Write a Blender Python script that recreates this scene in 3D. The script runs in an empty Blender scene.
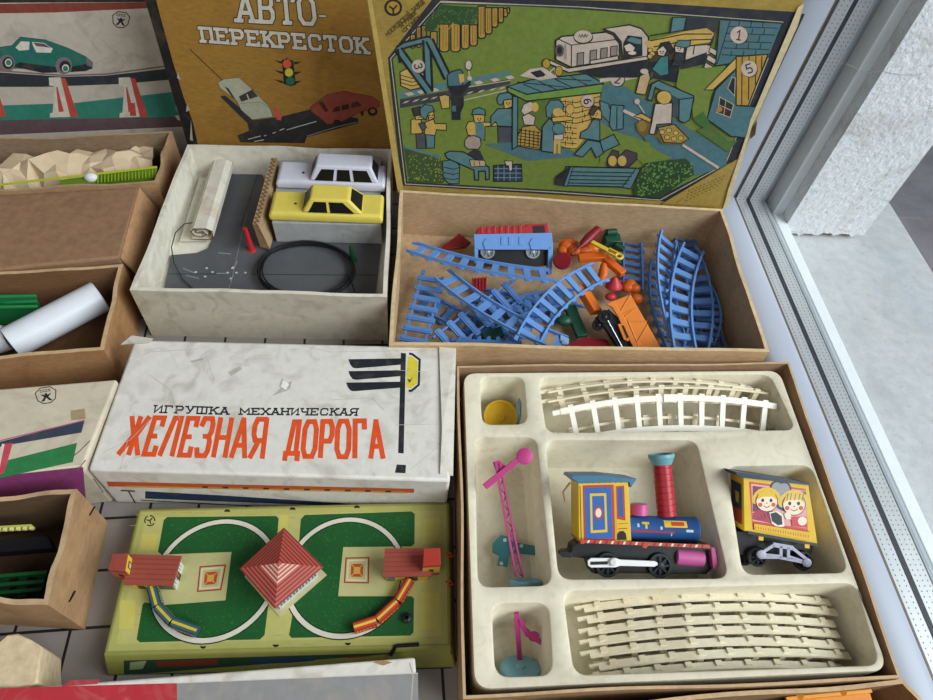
import bpy, bmesh, math, random
from mathutils import Vector as V, Matrix as M
random.seed(7)
S = 0.01                                   # script works in centimetres
scene = bpy.context.scene
COL = scene.collection

# ------------------------------------------------------------------ camera
F, CX, CY, H = 650.0, 466.5, 350.0, 75.0
n_ = V((402-CX, 838-CY, F)); e_ = V((440-CX, -520-CY, F))
cz = -n_.normalized(); cyv = (e_ - cz*e_.dot(cz)).normalized(); cxv = cyv.cross(cz)
ROT = M((cxv, cyv, cz))                     # camera coords -> world
EYE = V((0, 0, H))
def ray(px, py): return ROT @ V((px-CX, py-CY, F))
def W(px, py, z=0.0):
    d = ray(px, py); t = (z-H)/d.z
    return EYE + d*t
def WP(px, py, p0, n):
    d = ray(px, py); t = (p0-EYE).dot(n)/d.dot(n)
    return EYE + d*t
def Zm(x0, y0, s):
    return lambda *pts: [(x0+x/s, y0+y/s) for x, y in pts]
cam_d = bpy.data.cameras.new('camera'); cam = bpy.data.objects.new('camera', cam_d); COL.objects.link(cam)
cam_d.sensor_width = 36; cam_d.lens = F/933*36; cam_d.clip_start = .01
mx = M.Identity(4)
for i in range(3):
    mx[i][0] = ROT[i][0]; mx[i][1] = -ROT[i][1]; mx[i][2] = -ROT[i][2]
mx.translation = EYE*S
cam.matrix_world = mx
scene.camera = cam

# ------------------------------------------------------------------ materials
def lin(h):
    h = h.lstrip('#'); o = []
    for i in (0, 2, 4):
        c = int(h[i:i+2], 16)/255
        o.append(c/12.92 if c <= .04045 else ((c+.055)/1.055)**2.4)
    return o
_mats = {}
def mat(hexc, rough=.55, var=.10, scale=40., bump=0., metal=0., coat=0., stain=None, stain_amt=.5, stain_scale=12., stretch=(1,1,1), trans=0.):
    key = (hexc, rough, var, scale, bump, metal, coat, stain, stain_amt, stain_scale, stretch, trans)
    if key in _mats: return _mats[key]
    m = bpy.data.materials.new('paint_'+hexc.strip('#')); m.use_nodes = True
    nt = m.node_tree; b = nt.nodes['Principled BSDF']
    b.inputs['Roughness'].default_value = rough
    b.inputs['Metallic'].default_value = metal
    b.inputs['Specular IOR Level'].default_value = .32
    b.inputs['Coat Weight'].default_value = coat
    c = lin(hexc)
    tc = nt.nodes.new('ShaderNodeTexCoord'); mp = nt.nodes.new('ShaderNodeMapping')
    mp.inputs['Scale'].default_value = stretch
    nt.links.new(tc.outputs['Object'], mp.inputs[0])
    nz = nt.nodes.new('ShaderNodeTexNoise'); nz.inputs['Scale'].default_value = scale
    nz.inputs['Detail'].default_value = 5; nz.inputs['Roughness'].default_value = .65
    nt.links.new(mp.outputs[0], nz.inputs['Vector'])
    rp = nt.nodes.new('ShaderNodeValToRGB')
    rp.color_ramp.elements[0].position = .3; rp.color_ramp.elements[1].position = .7
    rp.color_ramp.elements[0].color = [max(0, x*(1-var)) for x in c]+[1]
    rp.color_ramp.elements[1].color = [min(1, x*(1+var)) for x in c]+[1]
    nt.links.new(nz.outputs[0], rp.inputs[0])
    out = rp.outputs[0]
    if stain:
        n2 = nt.nodes.new('ShaderNodeTexNoise'); n2.inputs['Scale'].default_value = stain_scale
        n2.inputs['Detail'].default_value = 8; n2.inputs['Distortion'].default_value = 1.2
        nt.links.new(tc.outputs['Object'], n2.inputs['Vector'])
        r2 = nt.nodes.new('ShaderNodeValToRGB')
        r2.color_ramp.elements[0].position = .5; r2.color_ramp.elements[0].color = (0,0,0,1)
        r2.color_ramp.elements[1].position = .72; r2.color_ramp.elements[1].color = (stain_amt,)*3+(1,)
        nt.links.new(n2.outputs[0], r2.inputs[0])
        mixn = nt.nodes.new('ShaderNodeMix'); mixn.data_type = 'RGBA'
        nt.links.new(r2.outputs[0], mixn.inputs[0]); nt.links.new(out, mixn.inputs[6])
        mixn.inputs[7].default_value = lin(stain)+[1]
        out = mixn.outputs[2]
    nt.links.new(out, b.inputs['Base Color'])
    if bump:
        bp = nt.nodes.new('ShaderNodeBump'); bp.inputs['Strength'].default_value = bump; bp.inputs['Distance'].default_value = .002
        nt.links.new(nz.outputs[0], bp.inputs['Height']); nt.links.new(bp.outputs[0], b.inputs['Normal'])
    _mats[key] = m
    return m
def card(h, st='#6b4a30', amt=.35): return mat(h, rough=.85, var=.16, scale=90., bump=.25, stain=st, stain_amt=amt, stain_scale=14., stretch=(1, 1, 3))
def worn(h, st='#8d7f6a', amt=.45): return mat(h, rough=.7, var=.07, scale=70., bump=.12, stain=st, stain_amt=amt, stain_scale=30.)
def plast(h, rough=.35): return mat(h, rough=rough+.06, var=.05, scale=60., coat=.03)
def ink(h): return mat(h, rough=.6, var=.13, scale=120., stain='#8a7a5a', stain_amt=.12, stain_scale=40.)
def tin(h): return mat(h, rough=.42, var=.06, scale=60., coat=.04)

# ------------------------------------------------------------------ mesh builder
def wm(o):
    m = o.matrix_basis.copy()
    while o.parent: o = o.parent; m = o.matrix_basis @ m
    return m
class MB:
    def __init__(s, m=None): s.v = []; s.f = []; s.mi = []; s.m = m or M.Identity(4); s.cur = 0
    def add(s, vs, fs, mi=None):
        b = len(s.v); s.v += [s.m @ V(p) for p in vs]
        for f in fs: s.f.append([b+i for i in f]); s.mi.append(s.cur if mi is None else mi)
        return s
    def box(s, x0, x1, y0, y1, z0, z1, mi=None):
        return s.hexa([(x0,y0,z0),(x1,y0,z0),(x1,y1,z0),(x0,y1,z0)], [(x0,y0,z1),(x1,y0,z1),(x1,y1,z1),(x0,y1,z1)], mi)
    def hexa(s, bot, top, mi=None):
        n = len(bot)
        fs = [list(range(n))[::-1], [n+i for i in range(n)]]+[[i, (i+1) % n, n+(i+1) % n, n+i] for i in range(n)]
        return s.add(list(bot)+list(top), fs, mi)
    def prism(s, poly, z0, z1, mi=None):
        return s.hexa([(x, y, z0) for x, y in poly], [(x, y, z1) for x, y in poly], mi)
    def ext(s, pts, d, mi=None):             # polygon of 3-D points pushed along vector d
        d = V(d); return s.hexa([V(p) for p in pts], [V(p)+d for p in pts], mi)
    def poly(s, pts, mi=None): return s.add(pts, [list(range(len(pts)))], mi)
    def bar(s, a, b, w, h, up=(0,0,1), mi=None):
        a, b = V(a), V(b); x = (b-a).normalized(); u = V(up); u = (u-x*u.dot(x)).normalized(); y = u.cross(x)
        q = [y*(-w/2)-u*(h/2), y*(w/2)-u*(h/2), y*(w/2)+u*(h/2), y*(-w/2)+u*(h/2)]
        return s.hexa([a+p for p in q], [b+p for p in q], mi)
    def tube(s, pts, r, n=8, closed=False, mi=None):
        pts = [V(p) for p in pts]; N = len(pts); vs = []; fs = []
        rr = r if isinstance(r, (list, tuple)) else [r]*N
        ref = V((0, 0, 1))
        for i, p in enumerate(pts):
            a = pts[(i-1) % N] if closed or i > 0 else p; b = pts[(i+1) % N] if closed or i < N-1 else p
            t = (b-a).normalized()
            if abs(t.dot(ref)) > .95: ref = V((1, 0, 0)) if abs(t.x) < .9 else V((0, 1, 0))
            u = (ref-t*ref.dot(t)).normalized(); w = t.cross(u); ref = u
            for k in range(n):
                an = 2*math.pi*k/n; vs.append(p+(u*math.cos(an)+w*math.sin(an))*rr[i])
        for i in range(N if closed else N-1):
            j = (i+1) % N
            for k in range(n): fs.append([i*n+k, i*n+(k+1) % n, j*n+(k+1) % n, j*n+k])
        if not closed: fs += [list(range(n))[::-1], [(N-1)*n+k for k in range(n)]]
        return s.add(vs, fs, mi)
    def cyl(s, a, b, r0, r1=None, n=24, mi=None):
        return s.tube([a, b], [r0, r0 if r1 is None else r1], n, mi=mi)
    def lathe(s, prof, o=(0,0,0), ax=(0,0,1), n=28, mi=None):   # prof: (radius, height)
        o = V(o); t = V(ax).normalized(); ref = V((1,0,0)) if abs(t.x) < .9 else V((0,1,0))
        u = (ref-t*ref.dot(t)).normalized(); w = t.cross(u); vs = []; fs = []
        for r, h in prof:
            for k in range(n):
                an = 2*math.pi*k/n; vs.append(o+t*h+(u*math.cos(an)+w*math.sin(an))*max(r, 1e-4))
        for i in range(len(prof)-1):
            for k in range(n): fs.append([i*n+k, i*n+(k+1) % n, (i+1)*n+(k+1) % n, (i+1)*n+k])
        fs += [list(range(n))[::-1], [(len(prof)-1)*n+k for k in range(n)]]
        return s.add(vs, fs, mi)
    def blob(s, c, r, rot=None, n=14, mi=None):
        R = rot or M.Identity(3); c = V(c); vs = []; fs = []; m_ = n//2
        for i in range(1, m_):
            th = math.pi*i/m_
            for k in range(n):
                ph = 2*math.pi*k/n
                vs.append(c+R @ V((r[0]*math.sin(th)*math.cos(ph), r[1]*math.sin(th)*math.sin(ph), r[2]*math.cos(th))))
        for i in range(m_-2):
            for k in range(n): fs.append([i*n+k, (i+1)*n+k, (i+1)*n+(k+1) % n, i*n+(k+1) % n])
        t = len(vs); vs += [c+R @ V((0,0,r[2])), c-R @ V((0,0,r[2]))]
        for k in range(n):
            fs.append([t, k, (k+1) % n]); fs.append([t+1, (m_-2)*n+(k+1) % n, (m_-2)*n+k])
        return s.add(vs, fs, mi)
    def build(s, name, mats, parent=None, bevel=0., smooth=35, local=False, seg=2, origin=None, fix=True):
        if not isinstance(mats, (list, tuple)): mats = [mats]
        me = bpy.data.meshes.new(name)
        if parent is not None:
            inv = M.Identity(4) if local else wm(parent).inverted(); pts = [inv @ (p*S) for p in s.v]; org = None
        else:
            if origin is None:
                lo = [min(p[i] for p in s.v) for i in range(3)]; hi = [max(p[i] for p in s.v) for i in range(3)]
                origin = V(((lo[0]+hi[0])/2, (lo[1]+hi[1])/2, lo[2]))
            org = V(origin); pts = [p*S if local else (p-org)*S for p in s.v]
        me.from_pydata(pts, [], s.f); me.update()
        for mm in mats: me.materials.append(mm)
        for p, i in zip(me.polygons, s.mi): p.material_index = i
        if fix:
            bm = bmesh.new(); bm.from_mesh(me); bmesh.ops.recalc_face_normals(bm, faces=bm.faces); bm.to_mesh(me); bm.free()
        if smooth:
            me.shade_smooth(); me.set_sharp_from_angle(angle=math.radians(smooth))
        o = bpy.data.objects.new(name, me); COL.objects.link(o)
        if parent is not None: o.parent = parent
        else: o.location = org*S
        if bevel:
            bv = o.modifiers.new('bevel', 'BEVEL'); bv.width = bevel*S; bv.segments = seg; bv.limit_method = 'ANGLE'; bv.angle_limit = math.radians(40)
        return o
def tag(o, label=None, cat=None, group=None, kind=None):
    if label: o['label'] = label
    if cat: o['category'] = cat
    if group: o['group'] = group
    if kind: o['kind'] = kind
    return o
def thing(name, label, cat, loc, group=None):
    o = bpy.data.objects.new(name, None); COL.objects.link(o); o.location = V(loc)*S; o.empty_display_size = .02
    return tag(o, label, cat, group)
def base_of(pts, z=0):
    p = [V(q) for q in pts]; c = sum(p, V())/len(p); return V((c.x, c.y, z))

# ------------------------------------------------------------------ printed art lying on a plane
class Art:
    def __init__(s, p0, n, toward=True, mfun=ink):
        s.p0 = V(p0); s.n = V(n).normalized()
        if toward and s.n.dot(EYE-s.p0) < 0: s.n = -s.n
        r = V((1,0,0)) if abs(s.n.x) < .9 else V((0,1,0))
        s.u = (r-s.n*r.dot(s.n)).normalized(); s.w = s.n.cross(s.u); s.items = []; s.mfun = mfun
    def at(s, p): return WP(p[0], p[1], s.p0, s.n)
    def _put(s, polys, col):                 # polys: list of lists of world points, sharing one layer
        bb = []
        fl = []
        for pl in polys:
            q = [((p-s.p0).dot(s.u), (p-s.p0).dot(s.w)) for p in pl]
            a = sum(q[i-1][0]*q[i][1]-q[i][0]*q[i-1][1] for i in range(len(q)))
            if a < 0: q = q[::-1]
            fl.append(q)
        xs = [x for q in fl for x, y in q]; ys = [y for q in fl for x, y in q]
        bb = (min(xs), max(xs), min(ys), max(ys)); ly = 0
        for it in s.items:
            b = it[0]
            if b[0] < bb[1] and b[1] > bb[0] and b[2] < bb[3] and b[3] > bb[2]: ly = max(ly, it[1]+1)
        s.items.append((bb, ly, fl, col))
    def wpoly(s, pts, col): s._put([[V(p) for p in pts]], col)
    def poly(s, pts, col): s._put([[s.at(p) for p in pts]], col)
    def pol(s, pts, col, line='#1d1f22', w=.8):
        s.poly(pts, col); s.stroke(pts, w, line, True)
    def quads(s, qs, col): s._put([[s.at(p) for p in q] for q in qs], col)
    def circ(s, c, rx, ry=None, col='#fff', n=20, rot=0.):
        ry = rx if ry is None else ry; cr, sr = math.cos(rot), math.sin(rot)
        s.poly([(c[0]+rx*math.cos(a)*cr-ry*math.sin(a)*sr, c[1]+rx*math.cos(a)*sr+ry*math.sin(a)*cr) for a in [2*math.pi*k/n for k in range(n)]], col)
    def stroke(s, pts, w, col, closed=False):
        if col == '#1b2026': w *= 1.6
        P = [V((p[0], p[1])) for p in pts]
        Q = [P[0]]
        for p in P[1:]:
            if (p-Q[-1]).length > 1e-4: Q.append(p)
        P = Q; N = len(P)
        if N < 2: return
        L, R = [], []
        for i in range(N):
            a = P[i-1] if (i > 0 or closed) else None; b = P[(i+1) % N] if (i < N-1 or closed) else None
            d1 = (P[i]-a).normalized() if a is not None else None; d2 = (b-P[i]).normalized() if b is not None else None
            if d1 is None: d1 = d2
            if d2 is None: d2 = d1
            n1 = V((-d1.y, d1.x)); n2 = V((-d2.y, d2.x)); m_ = n1+n2
            if m_.length < .2: m_ = n1
            m_ = m_.normalized(); k = min(2.2, 1/max(.3, m_.dot(n1)))
            L.append(P[i]+m_*w/2*k); R.append(P[i]-m_*w/2*k)
        qs = [[L[i], L[(i+1) % N], R[(i+1) % N], R[i]] for i in range(N if closed else N-1)]
        s.quads(qs, col)
    def build(s, name, parent, step=.003, off=.008):
        cols = []; mb = MB()
        for bb, ly, fl, col in s.items:
            if col not in cols: cols.append(col)
            h = s.n*(off+ly*step)
            for i, q in enumerate(fl): mb.poly([s.p0+s.u*x+s.w*y+h+s.n*(.0006*(i % 5)) for x, y in q], cols.index(col))
        return mb.build(name, [s.mfun(c) for c in cols], parent, smooth=0, fix=False)
# stroke letters
def _c(x0, y0, x1, y1, k=.22):
    return [(x0+k, y0), (x1-k, y0), (x1, y0+k), (x1, y1-k), (x1-k, y1), (x0+k, y1), (x0, y1-k), (x0, y0+k), (x0+k, y0)]
GL = {
 'А': [[(0,0),(.5,1)], [(.5,1),(1,0)], [(.2,.3),(.8,.3)]],
 'Б': [[(.9,1),(.1,1),(.1,0)], [(.1,0),(.8,0),(.95,.15),(.95,.4),(.8,.54),(.1,.54)]],
 'В': [[(.1,0),(.1,1)], [(.1,1),(.75,1),(.9,.86),(.9,.66),(.75,.52),(.1,.52)], [(.1,0),(.8,0),(.95,.15),(.95,.38),(.8,.52)]],
 'Г': [[(.1,0),(.1,1),(.9,1),(.9,.8)]],
 'Д': [[(.18,.12),(.42,1),(.85,1),(.85,.12)], [(.0,-.1),(.0,.08),(1,.08),(1,-.1)]],
 'Е': [[(.95,.8),(.95,1),(.08,1),(.08,0),(.95,0),(.95,.2)], [(.08,.5),(.65,.5)]],
 'Ж': [[(.5,0),(.5,1)], [(.0,1),(.44,.5),(-.05,0)], [(1,1),(.56,.5),(1.0,0)]],
 'З': [[(0,.82),(.15,1),(.8,1),(.95,.86),(.95,.66),(.8,.52),(.4,.52)], [(.8,.52),(.95,.38),(.95,.14),(.8,0),(.15,0),(0,.18)]],
 'И': [[(.06,1),(.06,0),(.94,1),(.94,0)]],
 'Й': [[(.06,1),(.06,0),(.94,1),(.94,0)], [(.3,1.3),(.5,1.15),(.7,1.3)]],
 'К': [[(.1,0),(.1,1)], [(.95,1),(.2,.48)], [(.4,.62),(.98,0)]],
 'Л': [[(0,0),(.42,1),(.92,1),(.92,0)]],
 'М': [[(.05,0),(.05,1),(.5,.3),(.95,1),(.95,0)]],
 'Н': [[(.06,0),(.06,1)], [(.94,0),(.94,1)], [(.06,.5),(.94,.5)]],
 'О': [_c(0, 0, 1, 1)],
 'П': [[(.06,0),(.06,1),(.94,1),(.94,0)]],
 'Р': [[(.08,0),(.08,1)], [(.08,1),(.78,1),(.95,.84),(.95,.6),(.78,.44),(.08,.44)]],
 'С': [[(.95,.72),(.95,.88),(.8,1),(.2,1),(0,.8),(0,.2),(.2,0),(.8,0),(.95,.12),(.95,.28)]],
 'Т': [[(0,.82),(0,1),(1,1),(1,.82)], [(.5,1),(.5,0)]],
 'У': [[(.05,1),(.48,.38)], [(.95,1),(.45,.12),(.3,0),(.1,.04)]],
 'Х': [[(0,0),(1,1)], [(0,1),(1,0)]],
 'Ч': [[(.08,1),(.08,.6),(.22,.45),(.92,.45)], [(.92,1),(.92,0)]],
 'Ш': [[(.04,1),(.04,0),(.96,0),(.96,1)], [(.5,0),(.5,1)]],
 'Ь': [[(.1,1),(.1,0)], [(.1,0),(.8,0),(.95,.2),(.95,.4),(.8,.55),(.1,.55)]],
 'Я': [[(.92,0),(.92,1)], [(.92,1),(.22,1),(.05,.84),(.05,.6),(.22,.44),(.92,.44)], [(.5,.44),(.0,0)]],
 '-': [[(.1,.45),(.9,.45)]], '«': [[(.5,.8),(.2,.5),(.5,.2)]], '»': [[(.4,.8),(.7,.5),(.4,.2)]],
 '1': [[(.2,.75),(.55,1),(.55,0)], [(.25,0),(.85,0)]],
 '2': [[(.05,.8),(.25,1),(.75,1),(.95,.8),(.95,.62),(.05,0),(.95,0)]],
 '3': [[(.05,.85),(.25,1),(.75,1),(.9,.8),(.7,.55),(.4,.55)], [(.7,.55),(.95,.35),(.9,.12),(.7,0),(.25,0),(.05,.15)]],
 '4': [[(.7,0),(.7,1),(.05,.35),(.95,.35)]],
 '5': [[(.9,1),(.15,1),(.1,.55),(.7,.58),(.92,.4),(.9,.15),(.7,0),(.1,.05)]],
 '6': [[(.85,.95),(.4,.9),(.1,.5),(.1,.15)], [(.1,.15),(.3,0),(.75,0),(.95,.2),(.9,.45),(.65,.58),(.15,.45)]],
}
def letters(art, text, q, w, col, slab=0., slant=0., widths=None, gap=.28, outline=None, ow=0.):
    # q: px quad bottom-left, bottom-right, top-right, top-left of the whole line
    ws = [(.5 if c in ' -' else .45 if c in '«»' else (1.35 if c in 'ЖШМ' else 1.0)) for c in text]
    if widths: ws = widths
    tot = sum(ws)+gap*(len(text)-1); x = 0.; S_ = []
    def mp(u, v):
        b = V(q[0]).lerp(V(q[1]), u); t = V(q[3]).lerp(V(q[2]), u); return tuple(b.lerp(t, v))
    for c, wd in zip(text, ws):
        for st in GL.get(c, []):
            pts = [mp((x+(px_+slant*py_)*wd)/tot, py_) for px_, py_ in st]
            S_.append(pts)
            if slab:
                for (a, b) in ((st[0], st[1]), (st[-1], st[-2])):
                    if abs(a[1]-b[1]) > .3 and a[1] in (0, 1):
                        S_.append([mp((x+(a[0]-slab)*wd)/tot, a[1]), mp((x+(a[0]+slab)*wd)/tot, a[1])])
                if c in 'ПКРВЕГ':
                    for yy in (0, 1): S_.append([mp((x+(.08-slab)*wd)/tot, yy), mp((x+(.2+.0)*wd)/tot, yy)])
        x += wd+gap
    def grow(p, g):
        a, b = V(p[0]), V(p[1]); d = (a-b).normalized()*g; c_, e = V(p[-1]), V(p[-2]); d2 = (c_-e).normalized()*g
        r = [V(k) for k in p]; r[0] = a+d; r[-1] = c_+d2; return r
    def draw(p, g, ww, cc):
        if len(p) > 3 and (V(p[0])-V(p[-1])).length < .01: art.stroke(p[:-1], ww, cc, True)
        else: art.stroke(grow(p, g), ww, cc)
    if outline:
        for p in S_: draw(p, ow/2+w*.3, w+ow, outline)
    for p in S_: draw(p, w*.3, w, col)
def quality_mark(art, c, r, col, w, tilt=0., sy=.9):
    def t(x, y):
        return (c[0]+r*(x*math.cos(tilt)-y*math.sin(tilt)*sy), c[1]+r*(x*math.sin(tilt)+y*math.cos(tilt)*sy))
    art.stroke([t(x, y) for x, y in ((-1,-.45),(-.45,-1),(.5,-1),(1,-.45),(.85,.55),(.35,1),(-.35,1),(-.85,.55))], w, col, True)
    for i, x in enumerate((-.42, -.14, .14, .42)): art.stroke([t(x+.09, -.72), t(x-.09, -.72), t(x-.09, -.48), t(x+.09, -.48)], w*.7, col)
    art.poly([t(-.55,-.22), t(-.12,-.05), t(-.12,-.25), t(.12,-.25), t(.12,-.05), t(.55,-.22), t(.2,.22), t(.55,.72), t(.25,.72), t(0,.3), t(-.25,.72), t(-.55,.72), t(-.2,.22)], col)
# ------------------------------------------------------------------ light
scene.view_settings.view_transform = 'Standard'
wd = bpy.data.worlds.new('world'); scene.world = wd; wd.use_nodes = True
bg = wd.node_tree.nodes['Background']; bg.inputs[0].default_value = (.62, .72, .9, 1); bg.inputs[1].default_value = .09
def area(name, loc, to, size, power, col=(1,1,1)):
    l = bpy.data.lights.new(name, 'AREA'); l.shape = 'RECTANGLE'; l.size, l.size_y = size; l.energy = power; l.color = col
    o = bpy.data.objects.new(name, l); COL.objects.link(o); o.location = V(loc)*S
    o.rotation_euler = (V(to)-V(loc)).to_track_quat('-Z', 'Y').to_euler()
    return o
area('sky_light_outside', (350, -90, 290), (5, 45, 0), (4.4, 2.8), 385, (.93, .97, 1.0))
area('room_fill', (-75, -120, 165), (0, 60, 10), (1.8, 1.4), 12, (1.0, .95, .88))  # added fill lamp with no visible source, lifts the upright lids

# ------------------------------------------------------------------ setting
def floor_mat():
    m = bpy.data.materials.new('sill_tiles'); m.use_nodes = True; nt = m.node_tree; b = nt.nodes['Principled BSDF']; b.inputs['Roughness'].default_value = .3
    tc = nt.nodes.new('ShaderNodeTexCoord'); mp = nt.nodes.new('ShaderNodeMapping'); mp.inputs['Rotation'].default_value = (0, 0, math.radians(-4))
    mp.inputs['Location'].default_value = (.338, -.268, 0)
    br = nt.nodes.new('ShaderNodeTexBrick'); br.offset = 0; br.squash = 1
    br.inputs['Color1'].default_value = lin('#8f8984')+[1]; br.inputs['Color2'].default_value = lin('#86807b')+[1]; br.inputs['Mortar'].default_value = lin('#1d1a1a')+[1]
    br.inputs['Scale'].default_value = 1; br.inputs['Mortar Size'].default_value = .0016; br.inputs['Brick Width'].default_value = .055; br.inputs['Row Height'].default_value = .0605
    nt.links.new(tc.outputs['Object'], mp.inputs[0]); nt.links.new(mp.outputs[0], br.inputs[0]); nt.links.new(br.outputs[0], b.inputs['Base Color'])
    return m
tag(MB().box(-140, 50.2, -60, 112, -3, 0).build('floor', floor_mat(), smooth=0, origin=(0,0,0)), kind='structure')
tag(MB().box(-140, 50.2, 112, 116, -3, 130).build('wall_back', mat('#5d564c', rough=.9), smooth=0), kind='structure')
tag(MB().box(-144, -140, -60, 116, -3, 130).build('wall_left', mat('#77706a', rough=.9), smooth=0), kind='structure')

white = mat('#adb4c2', rough=.35, var=.03, scale=8.)
grey = mat('#8f979c', rough=.35, var=.08, scale=30.)
t = thing('window_1', None, None, (56, 40, 0)); tag(t, kind='structure')
PY0, PY1 = -60, 90.0
prof = [(50.3,-3),(50.3,2.0),(50.7,2.7),(51.6,3.1),(53.2,3.25),(54.8,3.1),(55.7,2.8),(56.1,2.3),(56.1,-3)]
MB().hexa([(x, PY0, z) for x, z in prof], [(x, PY1, z) for x, z in prof]).build('frame_rail', white, t, smooth=50)
profp = [(50.3,96),(50.3,91.2),(50.7,90.4),(51.6,89.9),(53.2,89.75),(54.8,89.9),(55.7,90.2),(56.1,90.7),(56.1,96)]
MB().hexa([(x, y, -3) for x, y in profp], [(x, y, 110) for x, y in profp]).build('frame_post', white, t, smooth=50)
MB().box(56.1, 56.5, PY0, 90.7, -3, 2.25).box(56.1, 56.5, 90.7, 96, -3, 110).build('glazing_bead', mat('#6a6157', rough=.5), t, smooth=0)
sp = mat('#b9bdc0', rough=.35, metal=.3, var=.05); dk = mat('#3a4046', rough=.5)
for k, (xa, xb) in enumerate(((56.6, 58.5), (59.2, 61.4))):
    mb = MB().box(xa, xb, PY0, 90.4, -3, 1.9, 0).box(xa, xb, 90.4, 96, -3, 110, 0)
    rows = (.3, .75) if k == 0 else (.2, .5, .8)
    for fr in rows:
        x = xa+(xb-xa)*fr; y = -2.
        while y < 90:
            mb.box(x-.06, x+.06, y-.09, y+.09, 1.9, 1.91, 1); y += .62
        z = 2.
        while z < 85:
            mb.box(x-.06, x+.06, 90.39, 90.4, z-.09, z+.09, 1); z += .62
    mb.build('spacer_bar', [sp, dk], t, smooth=0)
MB().box(58.5, 59.2, PY0, 90.4, -3, 1.95).box(58.5, 59.2, 90.4, 96, -3, 110).build('sealant', mat('#20262b', rough=.5), t, smooth=0)
po = [(61.4,-3),(61.4,2.0),(61.9,1.9),(63.2,.9),(63.3,-3)]
MB().hexa([(x, PY0, z) for x, z in po], [(x, 90.6, z) for x, z in po]).hexa([(x, 92.4-z, -3) for x, z in po], [(x, 92.4-z, 110) for x, z in po]).build('outer_frame_slope', grey, t, smooth=0)  # outer frame slope, its shade put into the grey colour
MB().box(63.3, 65.2, PY0, 92, -3, .9).box(63.3, 65.2, 88.2, 96, -3, 110).build('outer_frame', mat('#dfe4e8', rough=.3, var=.03), t, bevel=.15, smooth=0)
g = bpy.data.materials.new('window_glass'); g.use_nodes = True; nt = g.node_tree; nt.nodes.clear()
om = nt.nodes.new('ShaderNodeOutputMaterial'); mx_ = nt.nodes.new('ShaderNodeMixShader'); tr = nt.nodes.new('ShaderNodeBsdfTransparent'); gl = nt.nodes.new('ShaderNodeBsdfGlossy')
gl.inputs['Roughness'].default_value = .02; tr.inputs[0].default_value = (.97, .985, .98, 1); mx_.inputs[0].default_value = .045; nt.links.new(tr.outputs[0], mx_.inputs[1]); nt.links.new(gl.outputs[0], mx_.inputs[2]); nt.links.new(mx_.outputs[0], om.inputs[0])
for x in (56.55, 58.85):
    MB().poly([(x, PY0, 1.95), (x, 90.3, 1.95), (x, 90.3, 110), (x, PY0, 110)]).build('pane', g, t, smooth=0, fix=False)

def plaster_mat(h, sc=30., bump=.6, cr=.0, stain='#8a8272', dirt=.5, rgh=.7):
    m = mat(h, rough=rgh, var=.1, scale=sc, bump=bump, stain=stain, stain_amt=dirt, stain_scale=9.).copy()
    nt = m.node_tree; b = nt.nodes['Principled BSDF']
    tc = nt.nodes.new('ShaderNodeTexCoord'); n = nt.nodes.new('ShaderNodeTexNoise'); n.inputs['Scale'].default_value = sc*3; n.inputs['Detail'].default_value = 6; n.inputs['Distortion'].default_value = .8
    nt.links.new(tc.outputs['Object'], n.inputs['Vector'])
    r = nt.nodes.new('ShaderNodeValToRGB'); r.color_ramp.elements[0].position = .60; r.color_ramp.elements[1].position = .68; r.color_ramp.elements[0].color = (0,0,0,1); r.color_ramp.elements[1].color = (dirt, dirt, dirt, 1)
    nt.links.new(n.outputs[0], r.inputs[0])
    old = b.inputs['Base Color'].links[0].from_socket
    mm = nt.nodes.new('ShaderNodeMix'); mm.data_type = 'RGBA'; mm.inputs[7].default_value = lin('#7d7a74')+[1]
    nt.links.new(r.outputs[0], mm.inputs[0]); nt.links.new(old, mm.inputs[6]); nt.links.new(mm.outputs[2], b.inputs['Base Color'])
    for nd in nt.nodes:
        if nd.type == 'BUMP': nd.inputs['Distance'].default_value = .0035
    return m
# outer sill and the window reveal outside
tag(MB().box(65.2, 91, -60, 99, -4, -2).build('trim_1', plaster_mat('#b4b8bb', 60., .15, dirt=.3, stain='#8c8f90', rgh=.45), bevel=.3, smooth=0), kind='structure')
xs = [65.2+i*(80.6-65.2)/22 for i in range(23)]
wb = [V((x, 85.7, -1.1+.28*math.sin(x*1.9)+.2*math.sin(x*5.1)-(.5 if x < 72 else 0)*.6)) for x in xs]
mb = MB().ext(wb+[V((80.6, 85.7, 120)), V((65.2, 85.7, 120))], (0, 6, 0), 0)
mb.box(65.2, 79.2, 86.5, 91, -2, -.8, 1)
tag(mb.build('wall_outside', [plaster_mat('#dde0e5', 95., 1., dirt=.55, stain='#9a8d78'), mat('#7d6c5c', rough=.9)], smooth=0), kind='structure')
mb = MB()
def crack(pts):
    q = [WP(x, y, V((0, 85.68, 0)), V((0, 1, 0))) for x, y in pts]
    mb.tube(q, .03, 4)
Z7 = Zm(733, 0, 4.665)
crack(Z7((500,290),(545,305),(585,325),(640,335),(690,332),(740,342),(800,350),(850,352),(905,335)))
tag(mb.build('trim_2', mat('#8d8981', rough=.9), smooth=0), kind='structure')
tag(MB().box(-200, 600, -300, 600, -160, -150).build('ground', mat('#8d8a93', rough=.9, var=.25, scale=3.), smooth=0), kind='structure')

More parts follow.
